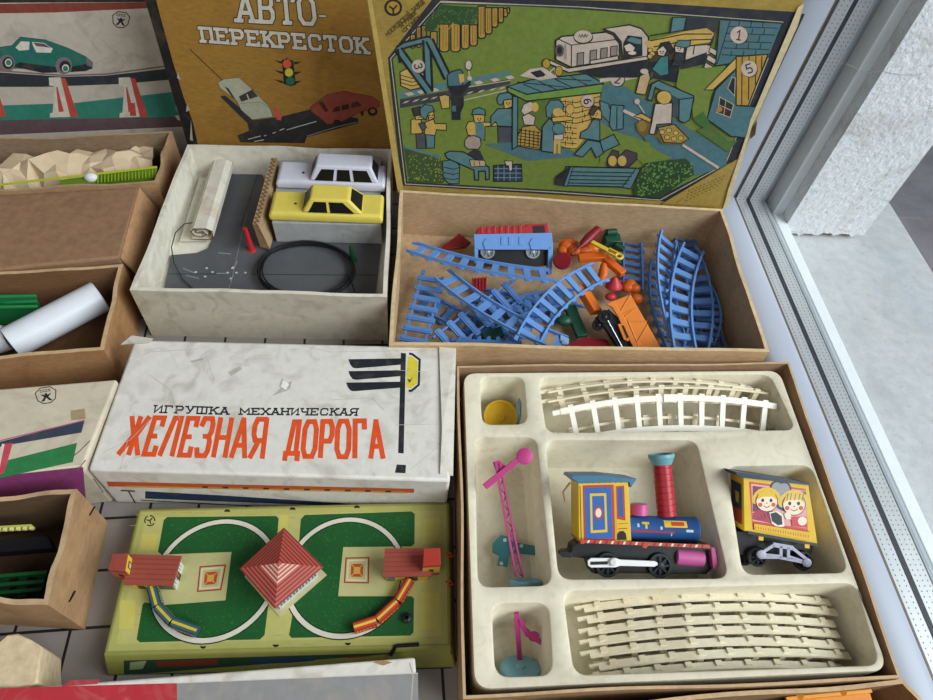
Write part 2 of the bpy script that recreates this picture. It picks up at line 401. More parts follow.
# ------------------------------------------------------------------ boxes
def inset(q, d):
    r = []; n = len(q)
    for i in range(n):
        a, b, c = q[i-1], q[i], q[(i+1) % n]
        d1 = (b-a).normalized(); d2 = (c-b).normalized(); n1 = V((-d1.y, d1.x)); n2 = V((-d2.y, d2.x)); m_ = (n1+n2).normalized()
        r.append(b+m_*d/max(.3, m_.dot(n1)))
    return r
def open_box(name, label, cat, px, h, mats, t=.4, wob=.12, fl=.35, segs=14, seed=1, group=None, ph=None):
    rnd = random.Random(seed)
    q = [W(x, y, h).to_2d() for x, y in px]; qi = inset(q, t); mb = MB(); n = 4
    for i in range(n):
        a, b = q[i], q[(i+1) % n]; ai, bi = qi[i], qi[(i+1) % n]; d = (b-a).normalized(); nn = V((d.y, -d.x)); p1, p2 = rnd.uniform(0, 6), rnd.uniform(0, 6)
        vs = []
        for k in range(segs+1):
            u = k/segs; e = math.sin(math.pi*u)
            off = nn*(wob*e*math.sin(2.3*u*math.pi+p1)); dz = wob*.7*e*math.sin(5*u*math.pi+p2)+rnd.uniform(-.03, .03)*(0 < k < segs)
            o_, i_ = a.lerp(b, u), ai.lerp(bi, u)
            vs += [(o_.x, o_.y, 0), (*(o_+off*.6).xy, h*.5), (*(o_+off).xy, h+dz), (*(i_+off).xy, h+dz), (*(i_+off*.6).xy, h*.5), (i_.x, i_.y, fl)]
        fs, mi = [], []
        base = len(mb.v)
        for k in range(segs):
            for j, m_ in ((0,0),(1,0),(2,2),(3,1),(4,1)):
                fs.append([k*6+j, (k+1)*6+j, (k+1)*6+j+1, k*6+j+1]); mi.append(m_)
        for f, m_ in zip(fs, mi): mb.f.append([base+x for x in f]); mb.mi.append(m_)
        mb.v += [V(v) for v in vs]
    mb.poly([(p.x, p.y, fl) for p in qi], 1); mb.poly([(p.x, p.y, 0) for p in q], 0)
    c = sum(q, V((0,0)))/4
    o = thing(name, label, cat, (c.x, c.y, 0), group)
    mb.build('box_body', mats, o, smooth=30)
    return o, q, qi
def closed_box(name, label, cat, px, h, m, body='box_body', bevel=.3, z0=0., sub=None):
    q = [W(x, y, h) for x, y in px]; c = base_of(q, z0)
    o = thing(name, label, cat, c)
    b = MB().hexa([(p.x, p.y, z0) for p in q], q).build(body, m, o, bevel=bevel, seg=3, smooth=40)
    return o, q
kraft = card('#a5825f'); kraft_in = card('#8f6e4e'); kraft_rim = card('#c0a27c', amt=.2); kraft_lt = card('#b4946e', amt=.25)
dull = card('#857059', amt=.3)

WBX = ((129.6,290),(387,297),(392,149),(187.5,144.5))
white_box, wq, wqi = open_box('white_toy_box', 'open white cardboard box holding two toy cars and a grey road sheet', 'box', WBX, 9.5,
    [worn('#c6bfae', '#8a7c66', .5), worn('#d5d1c3', '#a89b80', .5), worn('#d8d2c4')], t=.55, wob=.16, seed=3, fl=3.95)
BBX = ((389,345),(769.5,352),(722.5,209),(400,190))
big_box, bq, bqi = open_box('track_box', 'large brown cardboard box full of blue toy track below the yellow train picture', 'box', BBX, 9.0,
    [card('#c4a27a', amt=.2), card('#b49877', amt=.25), card('#cfb58c', amt=.15)], t=.5, wob=.15, seed=5)
TBX = ((463,699),(901,678),(789,362),(457,366))
set_box, tq, tqi = open_box('tray_box', 'brown cardboard box around the cream moulded tray', 'box', TBX, 7.5,
    [kraft, card('#a08263'), kraft_rim], t=.28, wob=.16, seed=11)
box_b, _, _ = open_box('kraft_box', 'brown open box holding crumpled kraft paper, below the green car picture', 'box', ((-70,196),(157,182),(172,131),(-70,142)), 9.0,
    [kraft, dull, card('#a58b6c', amt=.2)], t=.4, wob=.25, seed=21)
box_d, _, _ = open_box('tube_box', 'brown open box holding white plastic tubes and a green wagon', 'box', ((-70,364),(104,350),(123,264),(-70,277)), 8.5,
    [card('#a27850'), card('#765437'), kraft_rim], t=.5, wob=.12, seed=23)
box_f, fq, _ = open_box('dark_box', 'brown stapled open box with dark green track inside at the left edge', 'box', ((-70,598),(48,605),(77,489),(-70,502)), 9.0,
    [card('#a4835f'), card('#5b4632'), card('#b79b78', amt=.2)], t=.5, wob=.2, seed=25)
for k, (px, py) in enumerate(((91.5,511),(71.5,596.5))):   # staples on the outer right wall
    a = V((fq[1].x, fq[1].y, 0)); b = V((fq[2].x, fq[2].y, 0)); d = (b-a).normalized(); nn = V((d.y, -d.x, 0))
    p = WP(px, py, a, nn)+nn*.08
    MB().bar(p+V((0,-.6,.25)), p+V((0,.6,-.25)), .12, .12).build('staple', mat('#3a3330', rough=.4, metal=.6), box_f)
box_c, cq = closed_box('carton', 'closed plain brown cardboard box left of the white toy box', 'box', ((-70,276),(120,257),(139,187),(-70,199)), 8.8, card('#8d6c52', '#6d5240', .3), bevel=.35)
MB().ext([cq[1]+V((.02,0,-.1)), cq[2]+V((.02,0,-.1)), cq[2]+V((1.5,0,-4.2)), cq[1]+V((1.6,0,-4.0))], (-.2,0,-.2)).build('side_flap', card('#a9835d'), box_c, smooth=0)
box_g, _, _ = open_box('lower_carton', 'brown cardboard box at the bottom right edge with an orange toy inside', 'box', ((540,796),(975,766),(903,679),(540,711)), 7.0,
    [kraft, card('#96785a'), kraft_rim], t=.4, wob=.25, seed=29)
# torn corner bottom left
sc = Zm(0, 500, 3.5)((-60,500),(0,492),(25,470),(62,466),(110,490),(152,516),(138,575),(128,640),(60,665),(-60,700))
tops = [W(x, y, 5.2+.25*math.sin(i*2.1)) for i, (x, y) in enumerate(sc)]
so = thing('torn_carton', 'torn pale corner of a cardboard carton at the lower left edge', 'box', base_of(tops))
MB().hexa([(p.x+.3*math.sin(i), p.y, 0) for i, p in enumerate(tops)], tops).build('box_body', card('#cbb795', '#8f7a58', .5), so, bevel=.2, smooth=40)

# railway carton
RH = 8.5
rail_box, rq = closed_box('railway_carton', 'worn white carton printed with red Cyrillic railway lettering and a semaphore sign', 'box', ((87.5,470),(450,481),(453,347),(134,339)), RH, worn('#d9d5cd', '#9c9284', .5), bevel=.35)
fl = [W(439,345,RH+.05), W(456,348,RH-.2), W(453,476,RH-.3), W(440,474,RH+.05), W(442,430,RH+.25)]
MB().ext(fl, (0,0,.12)).build('end_flap', worn('#cdc7bc', '#8b8273', .6), rail_box, smooth=0)
MB().ext([W(121,345,RH+.1), W(132,336,RH+.5), W(153,339,RH+.2), W(150,343,RH+.1)], (0,0,.12)).build('torn_flap', worn('#b9b2a6', '#6d6559', .6), rail_box, smooth=0)
A = Art(W(300,400,RH), (0,0,1))
OR, BK = '#dd5224', '#20252c'
Zr = Zm(100, 395, 3.11)
letters(A, 'ЖЕЛЕЗНАЯ', Zr((62,182),(508,194),(522,76),(100,70)), 5.0, OR, slant=.0, gap=.42, widths=[1.35,.85,1.0,.85,.9,1,1,1])
letters(A, 'ДОРОГА', Zr((576,190),(880,194),(876,80),(590,84)), 5.0, OR, gap=.42)
letters(A, 'ИГРУШКА', Zr((168,54),(398,60),(400,40),(172,33)), 1.5, BK, slab=.2, gap=.42)
letters(A, 'МЕХАНИЧЕСКАЯ', Zr((436,60),(798,63),(802,43),(436,42)), 1.5, BK, slab=.2, gap=.42)
Zs = Zm(330, 330, 4.371)
A.poly(Zs((310,100),(332,102),(322,540),(298,538)), BK); A.poly(Zs((292,588),(332,590),(330,626),(284,624)), BK)
for (x0, x1, y0, y1, sk) in ((80,312,128,168,6),(80,312,180,218,4),(70,312,230,268,14)):
    A.poly(Zs((x0,y0),(x1,y0-4),(x1-3,y1-16),(x0+35,y1),(x0+20,y1-3),(x0+8,y1-18)), BK)
A.poly(Zs((340,118),(358,116),(384,138),(380,234),(352,256),(333,250)), '#d8c636')
A.stroke(Zs((346,103),(360,106),(392,130),(388,240),(356,266),(344,266)), 2.2, BK)
A.poly(Zs((338,212),(350,218),(362,206),(352,226),(346,232)), '#4c4636')
for pts in (((282,378),(287,383),(292,381),(290,389),(284,392),(279,386)), ((272,396),(281,388),(283,392)), ((228,372),(240,366),(242,369),(231,376)), ((190,361),(203,358),(203,360),(192,363))):
    A.poly(pts, '#b5aea2')
A.poly(((283,380),(289,384),(286,390),(281,387)), '#f1efe9')
for pts in ([(132,360),(150,352),(198,349)], [(300,345),(330,352),(440,350)], [(330,400),(372,398),(384,410)], [(104,452),(130,440),(150,420)], [(395,425),(438,424)], [(205,352),(214,380)], [(394,370),(428,372)], [(120,470),(128,440)], [(150,375),(170,390),(180,420)], [(410,470),(432,452),(442,440)]):
    A.stroke(pts, .45, '#bdb7ac')
A.build('printed_top', rail_box)
fn = (rq[1]-rq[0]).cross(V((0,0,1))); A = Art(rq[0], fn)
Zf = Zm(80, 470, 2.455)
A.poly(Zf((65,28),(820,46),(820,56),(70,40)), '#c2542c'); A.poly(Zf((110,38),(800,53),(800,57),(110,42)), '#c79a4a')
for x in range(300, 800, 50): A.poly(Zf((x,34+(x-65)*.024),(x+14,34+(x-65)*.024),(x+14,38+(x-65)*.024),(x,38+(x-65)*.024)), '#3b2a20')
A.poly(Zf((160,52),(345,62),(690,84),(690,90),(160,70)), '#1f3350'); A.stroke(Zf((150,74),(420,88)), .8, BK)
A.stroke(Zf((100,50),(135,52)), 1.4, BK); A.stroke(Zf((118,50),(140,88)), 1.2, BK); A.stroke(Zf((34,22),(58,55)), .8, '#6a5f50')
A.build('printed_side', rail_box)

# red, white and grey lid bottom left
fb, fbq = closed_box('striped_lid', 'box lid with red, white and grey stripes at the bottom edge below the tin base', 'box lid', ((-60,800),(424,790),(415,657),(-60,694)), 5.5, worn('#d8d3ca'), bevel=.25)
A = Art(W(200,690,5.5), (0,0,1), mfun=lambda h: worn(h, '#b8a590', .3))
Zg = Zm(0, 610, 2.12)
A.poly(Zg((-60,172),(15,165),(375,155),(378,400),(-60,400)), '#b5303a'); A.poly(Zg((375,155),(886,134),(890,400),(378,400)), '#8d8b8b')
A.poly(Zg((150,149),(214,147),(206,157),(130,162)), '#a83a40'); 
A.poly(Zg((790,111),(812,106),(832,111),(812,118)), '#9a7a50'); A.stroke(Zg((868,112),(876,140),(872,190)), 1.3, '#b3a894'); A.stroke(Zg((375,155),(886,134)), .8, '#c9c4ba')
A.build('printed_top', fb)

# upright lids
def upright(name, label, a, b, lean, edges, top_py, thick, m):
    # a, b: two floor points of the picture plane; edges: ((px bottom, px top) left, right)
    a, b = V(a), V(b); h = (b-a).normalized(); back = V((-h.y, h.x, 0)); up = (V((0,0,1))*math.cos(lean)+back*math.sin(lean)); n = up.cross(h).normalized()
    if n.dot(EYE-a) < 0: n = -n
    cs = []
    for (p, q) in edges:
        P, Q = WP(*p, a, n), WP(*q, a, n); d = (Q-P)
        lo = P+d*((0-P.z)/d.z); k = (q[1]-top_py)/(p[1]-q[1]); hi = Q+(Q-P)*k
        cs.append((lo, hi))
    (l0, l1), (r0, r1) = cs
    o = thing(name, label, 'box lid', base_of([l0, r0]))
    MB().ext([l0, r0, r1, l1], -n*thick).build('lid_panel', m, o, bevel=.15, smooth=0)
    return o, a, n, cs
# ---- yellow crossroads lid
yl, ya, yn, _ = upright('crossroads_lid', 'ochre box lid with white Cyrillic lettering, a traffic light and two toy cars', (-37,92,0), (-3,90.6,0), math.radians(6),
    (((187,140),(145,0)), ((398,150),(374,0))), -14, 3.0, card('#9a7230', '#5f451c', .4))
A = Art(ya, yn)
Zy = Zm(190, 0, 4.665)
A.poly([(189,150),(199,150),(193,122),(184,98),(173,62),(160,15),(153,-13),(141,-13),(145,0)], '#1b1a1b')
for p in ([(190,140),(193,141),(191,120)], [(186,112),(190,110),(187,104)], [(178,72),(181,80),(177,78)]): A.poly(p, '#a9a394')
letters(A, 'АВТО', Zy((228,95),(585,112),(570,-12),(222,-30)), 4.0, '#c9c4b6', slab=.24, gap=.42, outline='#3c2c1a', ow=2.0)
A.pol(Zy((600,68),(636,70),(636,82),(600,80)), '#c9c4b6', '#3c2c1a', .7)
letters(A, 'ПЕРЕКРЕСТОК', Zy((58,192),(828,246),(822,182),(48,130)), 3.1, '#c9c4b6', slab=.24, gap=.44, outline='#3c2c1a', ow=1.7)
# traffic light
for y in (285, 332, 375):
    A.poly(Zy((392,y-5),(432,y+2),(440,y+14),(420,y+10)), '#1c1f1a'); A.poly(Zy((484,y+4),(522,y+1),(500,y+14),(488,y+16)), '#1c1f1a')
A.poly(Zy((428,278),(446,276),(450,266),(456,276),(482,282),(494,396),(470,402),(438,392)), '#17231b')
A.circ(*[Zy((453,298))[0]], 4.4, 4.4, '#c9563c'); A.circ(Zy((462,338))[0], 4.2, 4.2, '#c8bf3a'); A.circ(Zy((468,378))[0], 4.4, 4.2, '#23664a')
# road and cars in the picture
RD = '#2b2c2e'
A.poly(Zy((140,450),(165,445),(300,560),(420,545),(560,510),(785,552),(785,575),(545,640),(535,668),(235,664),(220,632),(275,610),(268,575)), RD)
for a, b in (((450,606),(590,566)), ((270,650),(330,634)), ((300,660),(345,652)), ((345,634),(356,630)), ((385,622),(400,616)), ((418,608),(440,600))): A.stroke(Zy(a, b), .9, '#b5b2a4')
A.stroke(Zy((545,635),(690,590),(780,570)), .7, '#8b8a80')
A.stroke(Zy((0,230),(155,378)), .8, '#211a12')
A.pol(Zy((130,385),(160,368),(230,362),(300,425),(372,500),(388,545),(290,558),(238,512),(218,470),(140,410)), '#a9aa95', '#55503c', .5)
A.poly(Zy((228,450),(290,418),(318,450),(240,474)), '#35362f'); A.poly(Zy((160,402),(180,412),(212,462),(196,452)), '#35362f'); A.stroke(Zy((240,482),(330,476),(372,505)), .6, '#7b7a66')
A.poly(Zy((262,440),(268,438),(280,466),(274,468)), '#a9aa95')
A.poly(Zy((388,498),(396,494),(428,545),(424,562),(404,558),(402,540)), '#c4504a')
A.pol(Zy((560,500),(590,478),(640,440),(720,425),(790,440),(850,450),(885,475),(880,500),(790,525),(700,572),(640,580),(600,545),(565,520)), '#8f4234', '#4a2218', .5)
A.poly(Zy((600,480),(618,470),(648,518),(632,522)), '#40221b'); A.poly(Zy((662,522),(680,498),(700,495),(700,518)), '#35201a'); A.poly(Zy((708,514),(708,492),(740,485),(744,508)), '#35201a'); A.poly(Zy((752,504),(752,482),(780,472),(804,492)), '#35201a')
A.circ(Zy((686,572))[0], 4, 3, '#241a18'); A.circ(Zy((852,520))[0], 5, 4.4, '#241a18'); A.circ(Zy((852,518))[0], 2.6, 2.2, '#a86a3a'); A.circ(Zy((803,528))[0], 1.6, 2.6, '#241a18')
A.build('printed_picture', yl)

# ---- lid with green car on trestles
cl, ca, cn, cc = upright('car_picture_lid', 'upright box lid showing a green car on a raised track with trestles', (-75,96.5,0), (-36,98.0,0), math.radians(12),
    (((-60,121),(-60,0)), ((184,118),(150,0))), -14, 4.0, worn('#b9b1a2', '#7d7565', .4))
A = Art(ca, cn)
Zc = Zm(0, 0, 4.665)
A.poly([(-55,-13),(146,-13),(149,2),(-55,3)], '#2a2624'); A.poly(Zc((-250,22),(250,14),(690,10),(700,38),(250,58),(-250,66)), '#7d3a30')
A.poly(Zc((-250,560),(-250,640),(880,590),(866,548),(850,545)), '#5b474c')
A.poly(Zc((-250,500),(350,480),(840,425),(862,520),(840,545),(-250,565)), '#2f7a68')
A.poly(Zc((-250,338),(0,338),(300,358),(500,352),(800,318),(810,370),(560,392),(200,405),(-250,405)), '#2c3238')
A.stroke(Zc((-200,328),(0,330),(300,352),(500,345),(800,305)), 1.6, '#7c666c')
for dx in (-335, 0, 325):
    A.poly(Zc((280+dx,362),(305+dx,366),(365+dx,545),(320+dx,545)), '#b5483f')
    A.poly(Zc((228+dx,362),(282+dx,360),(328+dx,545),(232+dx,548),(234+dx,528),(246+dx,525),(256+dx,402),(230+dx,398)), '#c9c2b3')
    A.poly(Zc((262+dx,405),(268+dx,405),(298+dx,520),(274+dx,522)), '#b5483f')
A.poly(Zc((608,480),(630,480),(636,540),(606,540)), '#b5483f')
A.pol(Zc((-80,230),(55,212),(95,172),(210,185),(320,225),(402,265),(432,290),(430,320),(335,335),(80,318),(-80,330)), '#22695c', '#243c38', .5)
A.poly(Zc((60,310),(90,290),(260,312),(270,338),(200,340)), '#22282c'); A.poly(Zc((335,335),(330,312),(400,298),(430,318),(400,332)), '#22282c')
A.poly(Zc((72,222),(98,192),(138,195),(136,232),(90,236)), '#d0cabd'); A.poly(Zc((150,195),(205,200),(246,226),(238,246),(170,244),(155,215)), '#d0cabd')
A.poly(Zc((155,198),(205,203),(236,222),(170,215)), '#6b4a50'); A.poly(Zc((402,265),(430,288),(428,308),(405,305)), '#7c666c')
for cx_ in (32, 298):
    A.circ(Zc((cx_, 296 if cx_ < 100 else 306))[0], 8.3, 8.6, '#7c6a70'); A.circ(Zc((cx_+6, 294 if cx_ < 100 else 310))[0], 5.6, 6, '#22282c'); A.circ(Zc((cx_+8, 292 if cx_ < 100 else 318))[0], 3.6, 4, '#d0cabd'); A.circ(Zc((cx_+8, 292 if cx_ < 100 else 320))[0], 2.6, 2.8, '#2f7a68')
quality_mark(A, Zc((564,92))[0], 8.6, '#1d1d1f', .9, .1)
A.poly(Zc((828,430),(860,515),(866,555),(840,545),(818,505)), '#7fa396'); A.poly(Zc((815,540),(862,535),(868,565),(830,560)), '#c9c2b3')
for pts in (((440,300),(520,260),(560,225)), ((470,180),(530,240),(600,270)), ((540,240),(610,320))): A.stroke(Zc(*pts), .5, '#a49c8d')
A.build('printed_picture', cl)

# ---- flat twin lid on the left
el, eq = closed_box('lane_picture_lid', 'flat pale lid with green stripe and dark lane, purple side, left of the railway carton', 'box lid', ((-70,484),(83,467),(117,379),(-70,394)), 9.0, worn('#c9bea8', '#8f826a', .4), bevel=.3)
A = Art(W(50,430,9.0), (0,0,1))
Ze = Zm(0, 370, 4.665)
quality_mark(A, Ze((215,118))[0], 10.5, '#23252c', .9, -.15, .75)
A.poly(Ze((-300,395),(0,335),(395,235),(380,292),(50,348),(-300,420)), '#37414f'); A.stroke(Ze((-300,388),(0,330),(395,235)), 1.1, '#b0527a')
A.poly(Ze((-300,500),(20,425),(360,340),(340,430),(20,500),(-300,560)), '#2e7a45')
A.poly(Ze((20,345),(60,340),(20,480),(-10,490)), '#c2485a'); A.poly(Ze((10,345),(22,345),(-4,470),(-25,470)), '#d9d0bf')
A.poly(Ze((330,190),(395,180),(400,228),(332,235)), '#a4906f')
A.stroke(Ze((345,400),(370,380),(420,330)), .9, '#6d6250'); A.stroke(Ze((360,470),(400,420)), .8, '#6d6250')
A.build('printed_top', el)
A = Art(eq[0], (eq[1]-eq[0]).cross(V((0,0,1))))
A.poly([(-70,500),(-70,484),(0,476),(83,467),(86,500)], '#8e3f74'); A.build('printed_side', el)

# ---- big picture lid
b0 = W(400,190,9.0); b1 = W(722,209,9.0); dd = (b1-b0).normalized()
lean = math.radians(3)
a0 = V((b0.x, b0.y, 0))+V((0,.45,0)); a1 = V((b1.x, b1.y, 0))+V((0,.45,0))
tl, ta, tn, tcs = upright('train_picture_lid', 'large ochre lid picturing a railway station with locomotive, people and motorcycle', a0, a1, lean,
    (((401,190),(365,0)), ((723,209),(803,3))), -8, 2.6, card('#a38a42', '#6f5a28', .35))
A = Art(ta, tn)
G, TE, TE2, YE, PK, DK, GY = '#6f8238', '#557c80', '#4a7077', '#c4a355', '#c2b1a3', '#26292f', '#4a4d55'
LN = '#1b2026'
Za = Zm(365, 0, 3.588); Zb = Zm(580, 0, 3.18)
A.poly(Za((250,-14),(935,5))+Zb((690,38),(715,45),(500,505),(470,520),(270,640))+Za((130,665),(82,208)), '#2c2f36')
A.stroke(Za((270,6),(600,18))+Zb((0,22),(645,70),(462,522),(255,636))+Za((690,690),(145,660),(92,210),(270,6)), .9, '#b3ad97', True)
A.poly(Za((275,14),(600,24))+Zb((0,30),(640,74),(458,520),(250,625))+Za((690,682),(152,652),(100,212)), G)
Zd = Zm(370, 0, 6.664); Zh = Zm(390, 95, 6.664); Zi = Zm(490, 70, 5.831); Zj = Zm(530, 0, 5.831); Zk = Zm(650, 0, 5.831); Zl = Zm(600, 90, 5.831)
# maker's mark and text in the corner
A.circ(Zd((155,50))[0], 9, 8.6, '#2a2720'); A.circ(Zd((155,50))[0], 6.6, 6.2, '#a98b38'); A.stroke(Zd((128,40),(155,62),(180,35)), 1.8, '#2a2720'); A.stroke(Zd((155,62),(156,92)), 1.8, '#2a2720')
letters(A, 'МОСКОВСКИЙ ЗАВОД', Zd((116,244),(365,20),(345,-6),(102,222)), .75, '#4a3c1c', gap=.4)
letters(A, 'ИГРУШЕК', Zd((212,186),(312,88),(298,70),(198,168)), .75, '#4a3c1c', gap=.4)
letters(A, '«ОГОНЁК»'.replace('Ё', 'Е'), Zd((222,222),(350,106),(336,88),(208,204)), .75, '#4a3c1c', gap=.4)
# trees and trunks
for (x, y0, y1, w) in ((285,230,320,34),(325,180,315,30),(360,170,300,30),(425,210,310,44),(495,160,345,62),(570,155,345,62),(635,160,325,52),(690,165,305,50),(745,40,255,50),(790,50,225,46),(832,50,180,40),(872,50,150,34),(903,55,110,26),(922,50,85,18)):
    A.pol(Zd((x-w/2,y0),(x+w/2,y0),(x+w/2,y1-12),(x+w/4,y1),(x-w/4,y1),(x-w/2,y1-12)), '#b08c3e', LN, .8)
    A.stroke(Zd((x-w*.1,y0+10),(x-w*.15,y1-20)), .5, '#5c4520'); A.stroke(Zd((x+w*.2,y0+15),(x+w*.18,y1-30)), .4, '#5c4520')
A.poly(Zd((360,205),(372,150),(440,70),(480,28),(560,38),(720,46),(725,110),(690,160),(640,150),(600,165),(545,155),(500,150),(450,175),(420,210)), '#33502e')
rl = random.Random(4)
A.quads([[(x, y), (x+1.1, y-.4), (x+.9, y+.8), (x-.2, y+.9)] for x, y in [Zd((rl.uniform(400,710), rl.uniform(60,145)))[0] for _ in range(60)]], '#5b7d40')
A.stroke(Zd((500,230),(480,190),(450,165)), 1., '#b08c3e'); A.stroke(Zd((505,210),(535,180),(555,150)), 1., '#b08c3e')
# bridge and track
A.poly(Zd((185,615),(520,545),(935,470),(935,500),(520,590),(200,660)), TE)
A.poly(Zd((200,660),(540,600),(935,525),(935,560),(620,640),(560,660),(200,720)), '#3a3e44')
for i, x in enumerate((230, 310, 395, 690, 800, 900)): A.poly(Zd((x,622-(x-230)*.165),(x+40,612-(x-230)*.165),(x+68,628-(x-230)*.165),(x+26,640-(x-230)*.165)), PK)
for i, x in enumerate((215, 280, 340, 400, 640, 715, 790, 855)): A.poly(Zd((x,690-(x-215)*.145),(x+30,683-(x-215)*.145),(x+52,668-(x-215)*.145),(x+22,675-(x-215)*.145)), PK)
A.stroke(Zd((620,668),(935,596)), .9, PK); A.stroke(Zd((650,580),(935,535)), .8, PK)
A.pol(Zd((200,480),(240,458),(370,490),(375,575),(270,600),(205,570)), YE, LN, .7)
for y in (500, 525, 550): A.stroke(Zd((205,y),(280,y+22),(372,y)), .5, LN)
A.pol(Zd((460,640),(500,630),(530,640),(530,720),(480,725)), YE, LN, .6)
for p, w in ((Zd((185,330),(230,300),(380,262),(400,265)), 3.4), (Zd((378,265),(392,610)), 4.6), (Zd((190,330),(395,612)), 4.4), (Zd((395,265),(520,520)), 4.4), (Zd((185,325),(200,420)), 0.01)):
    A.stroke(p, w+1.4, LN); A.stroke(p, w, TE)
# numbered discs
def badge(c, r, ch, rot=0.):
    A.circ((c[0]+.9, c[1]+.9), r, r, '#3a3632'); A.circ(c, r, r, '#bfae9f')
    h = r*.55; cr, sr = math.cos(rot), math.sin(rot)
    P = lambda x, y: (c[0]+x*cr-y*sr, c[1]+x*sr+y*cr)
    letters(A, ch, [P(-h*.7, h), P(h*.7, h), P(h*.7, -h), P(-h*.7, -h)], 1.3, '#2a2a2c')
badge(Zd((322,440))[0], 6.6, '3', 1.4)
# station guard with signal disc
A.pol(Zd((515,500),(545,475),(600,460),(620,480),(610,500),(620,570),(520,575)), TE2, LN, .7); A.poly(Zd((590,495),(625,490),(628,540),(600,558)), YE)
A.poly(Zd((512,575),(620,570),(670,530),(672,560),(622,620),(612,705),(555,705),(545,620)), DK); A.poly(Zh((408,0),(492,0),(492,68),(470,120),(470,165),(412,165)), DK); A.poly(Zh((412,70),(440,70),(440,108),(415,108)), TE2)
A.circ(Zd((658,435))[0], 3.8, 5.6, '#3d3836'); A.circ(Zd((657,432))[0], 3., 4.6, PK); A.stroke(Zd((658,470),(662,510)), 1.2, PK); A.circ(Zd((664,520))[0], 2.4, 2.4, PK)
# ---- people left
def person(Zf_, head, hair, body, legs, hc=TE, sk=YE, bc=YE, lc=GY):
    A.pol(Zf_(*legs), lc, LN, .6); A.pol(Zf_(*body), bc, LN, .6); A.pol(Zf_(*head), sk, LN, .6); A.pol(Zf_(*hair), hc, LN, .6)
    hp = Zf_(*head); c = (sum(p[0] for p in hp)/len(hp), sum(p[1] for p in hp)/len(hp))
    A.circ((c[0]-1.4, c[1]+.2), .75, .85, LN, 8); A.circ((c[0]+1.3, c[1]+.2), .75, .85, LN, 8); A.stroke([(c[0]-1.2, c[1]+2.2), (c[0]+1.2, c[1]+2.1)], .7, '#7a3a28')
person(Zh, ((165,110),(215,100),(225,160),(170,165)), ((145,90),(200,75),(215,130),(160,140)), ((140,165),(205,145),(215,255),(140,260)), ((172,255),(235,250),(238,355),(178,355)), hc='#3a3436')
person(Zh, ((250,110),(290,105),(296,150),(262,170)), ((200,90),(230,62),(280,70),(296,105),(255,120),(240,165),(205,140)), ((235,180),(290,160),(300,190),(375,190),(375,235),(310,230),(300,268),(230,262)), ((238,262),(298,262),(296,352),(245,355)), lc=TE)
A.pol(Zh((190,190),(225,180),(245,215),(215,240)), '#4a4d52', LN, .5)
person(Zh, ((553,130),(632,130),(628,180),(565,185)), ((545,130),(555,95),(595,82),(632,98),(638,135),(600,128)), ((505,215),(520,180),(565,172),(630,180),(720,185),(720,205),(632,210),(632,300),(520,265)), ((560,185),(632,195),(632,300),(572,295)), lc=TE)
A.poly(Zh((568,180),(625,190),(628,300),(572,290)), TE)
person(Zi, ((75,160),(130,160),(130,215),(85,225)), ((40,165),(55,138),(110,130),(132,150),(132,168),(80,175),(70,205),(45,195)), ((5,270),(45,225),(130,222),(132,330),(45,325),(35,300),(5,325)), ((45,330),(132,332),(128,440),(48,435)), bc=TE)
# plump tree and bench, case
A.pol(Zh((500,300),(520,275),(560,268),(600,285),(608,330),(590,360),(520,360),(495,335)), '#a39187', LN, .6)
A.poly(Zh((512,430),(520,385),(560,360),(600,370),(630,435)), '#33363a')
A.poly(Zh((92,345),(340,415),(380,560),(350,588),(125,580)), '#3c5230')
A.quads([[(x, y), (x+1.2, y-.4), (x+.9, y+.9), (x-.2, y+1.0)] for x, y in [Zh((rl.uniform(120,350), rl.uniform(400,575)))[0] for _ in range(90)]], '#8c9a3c')
A.stroke(Zh((95,345),(345,415)), 2.4, TE)
A.pol(Zh((350,440),(420,430),(465,470),(460,590),(390,590),(355,545)), TE, LN, .6)
for y in (480, 515, 550): A.stroke(Zh((358,y),(425,y+14),(462,y+2)), .5, LN)
A.pol(Zh((365,390),(400,372),(490,378),(660,480),(662,560),(640,565),(635,505),(590,508),(590,565),(565,565),(560,500),(380,420)), TE, LN, .8)
A.pol(Zh((530,430),(632,435),(638,472),(540,478)), '#bba07a', LN, .5); A.stroke(Zh((560,440),(562,472)), .8, '#5a3a2a'); A.stroke(Zh((595,440),(600,472)), .8, '#5a3a2a')
A.pol(Zh((690,470),(875,460),(880,575),(690,575)), '#2b3a4a', LN, .8)
for x in (720, 760, 800, 840): A.stroke(Zh((x,470),(x,572)), .9, '#6f8796')
for y in (490, 520, 550): A.stroke(Zh((695,y),(876,y)), .9, '#6f8796')
A.pol(Zh((762,438),(815,440),(815,500),(795,510),(790,470),(775,470)), '#c5b3a6', LN, .5)
# ---- shelter
A.poly(Zi((-30,430),(300,410),(560,500),(220,528)), TE2)
A.poly(Zi((165,180),(415,160),(420,460),(160,450)), '#57702f')
A.poly(Zi((415,150),(640,130),(640,300),(560,390),(490,468),(415,440)), YE)
for y in range(175, 460, 30): A.stroke(Zi((415,y+6),(505,y+14),(640,y-22))[:2 if y > 320 else 3], .5, LN)
for i, y in enumerate(range(160, 430, 30)):
    for x in (440+12*(i % 2), 480-10*(i % 2)): A.stroke(Zi((x,y+10),(x,y+40)), .4, LN)
    if y < 310:
        for x in (540, 590): A.stroke(Zi((x+12*(i % 2),y),(x+12*(i % 2),y+28)), .4, LN)
A.pol(Zi((180,240),(195,200),(235,182),(262,195),(262,230),(200,262)), PK, LN, .5); A.circ(Zi((262,215))[0], 3.6, 4.6, YE)
A.pol(Zi((188,270),(225,250),(265,275),(255,320),(200,318)), PK, LN, .5)
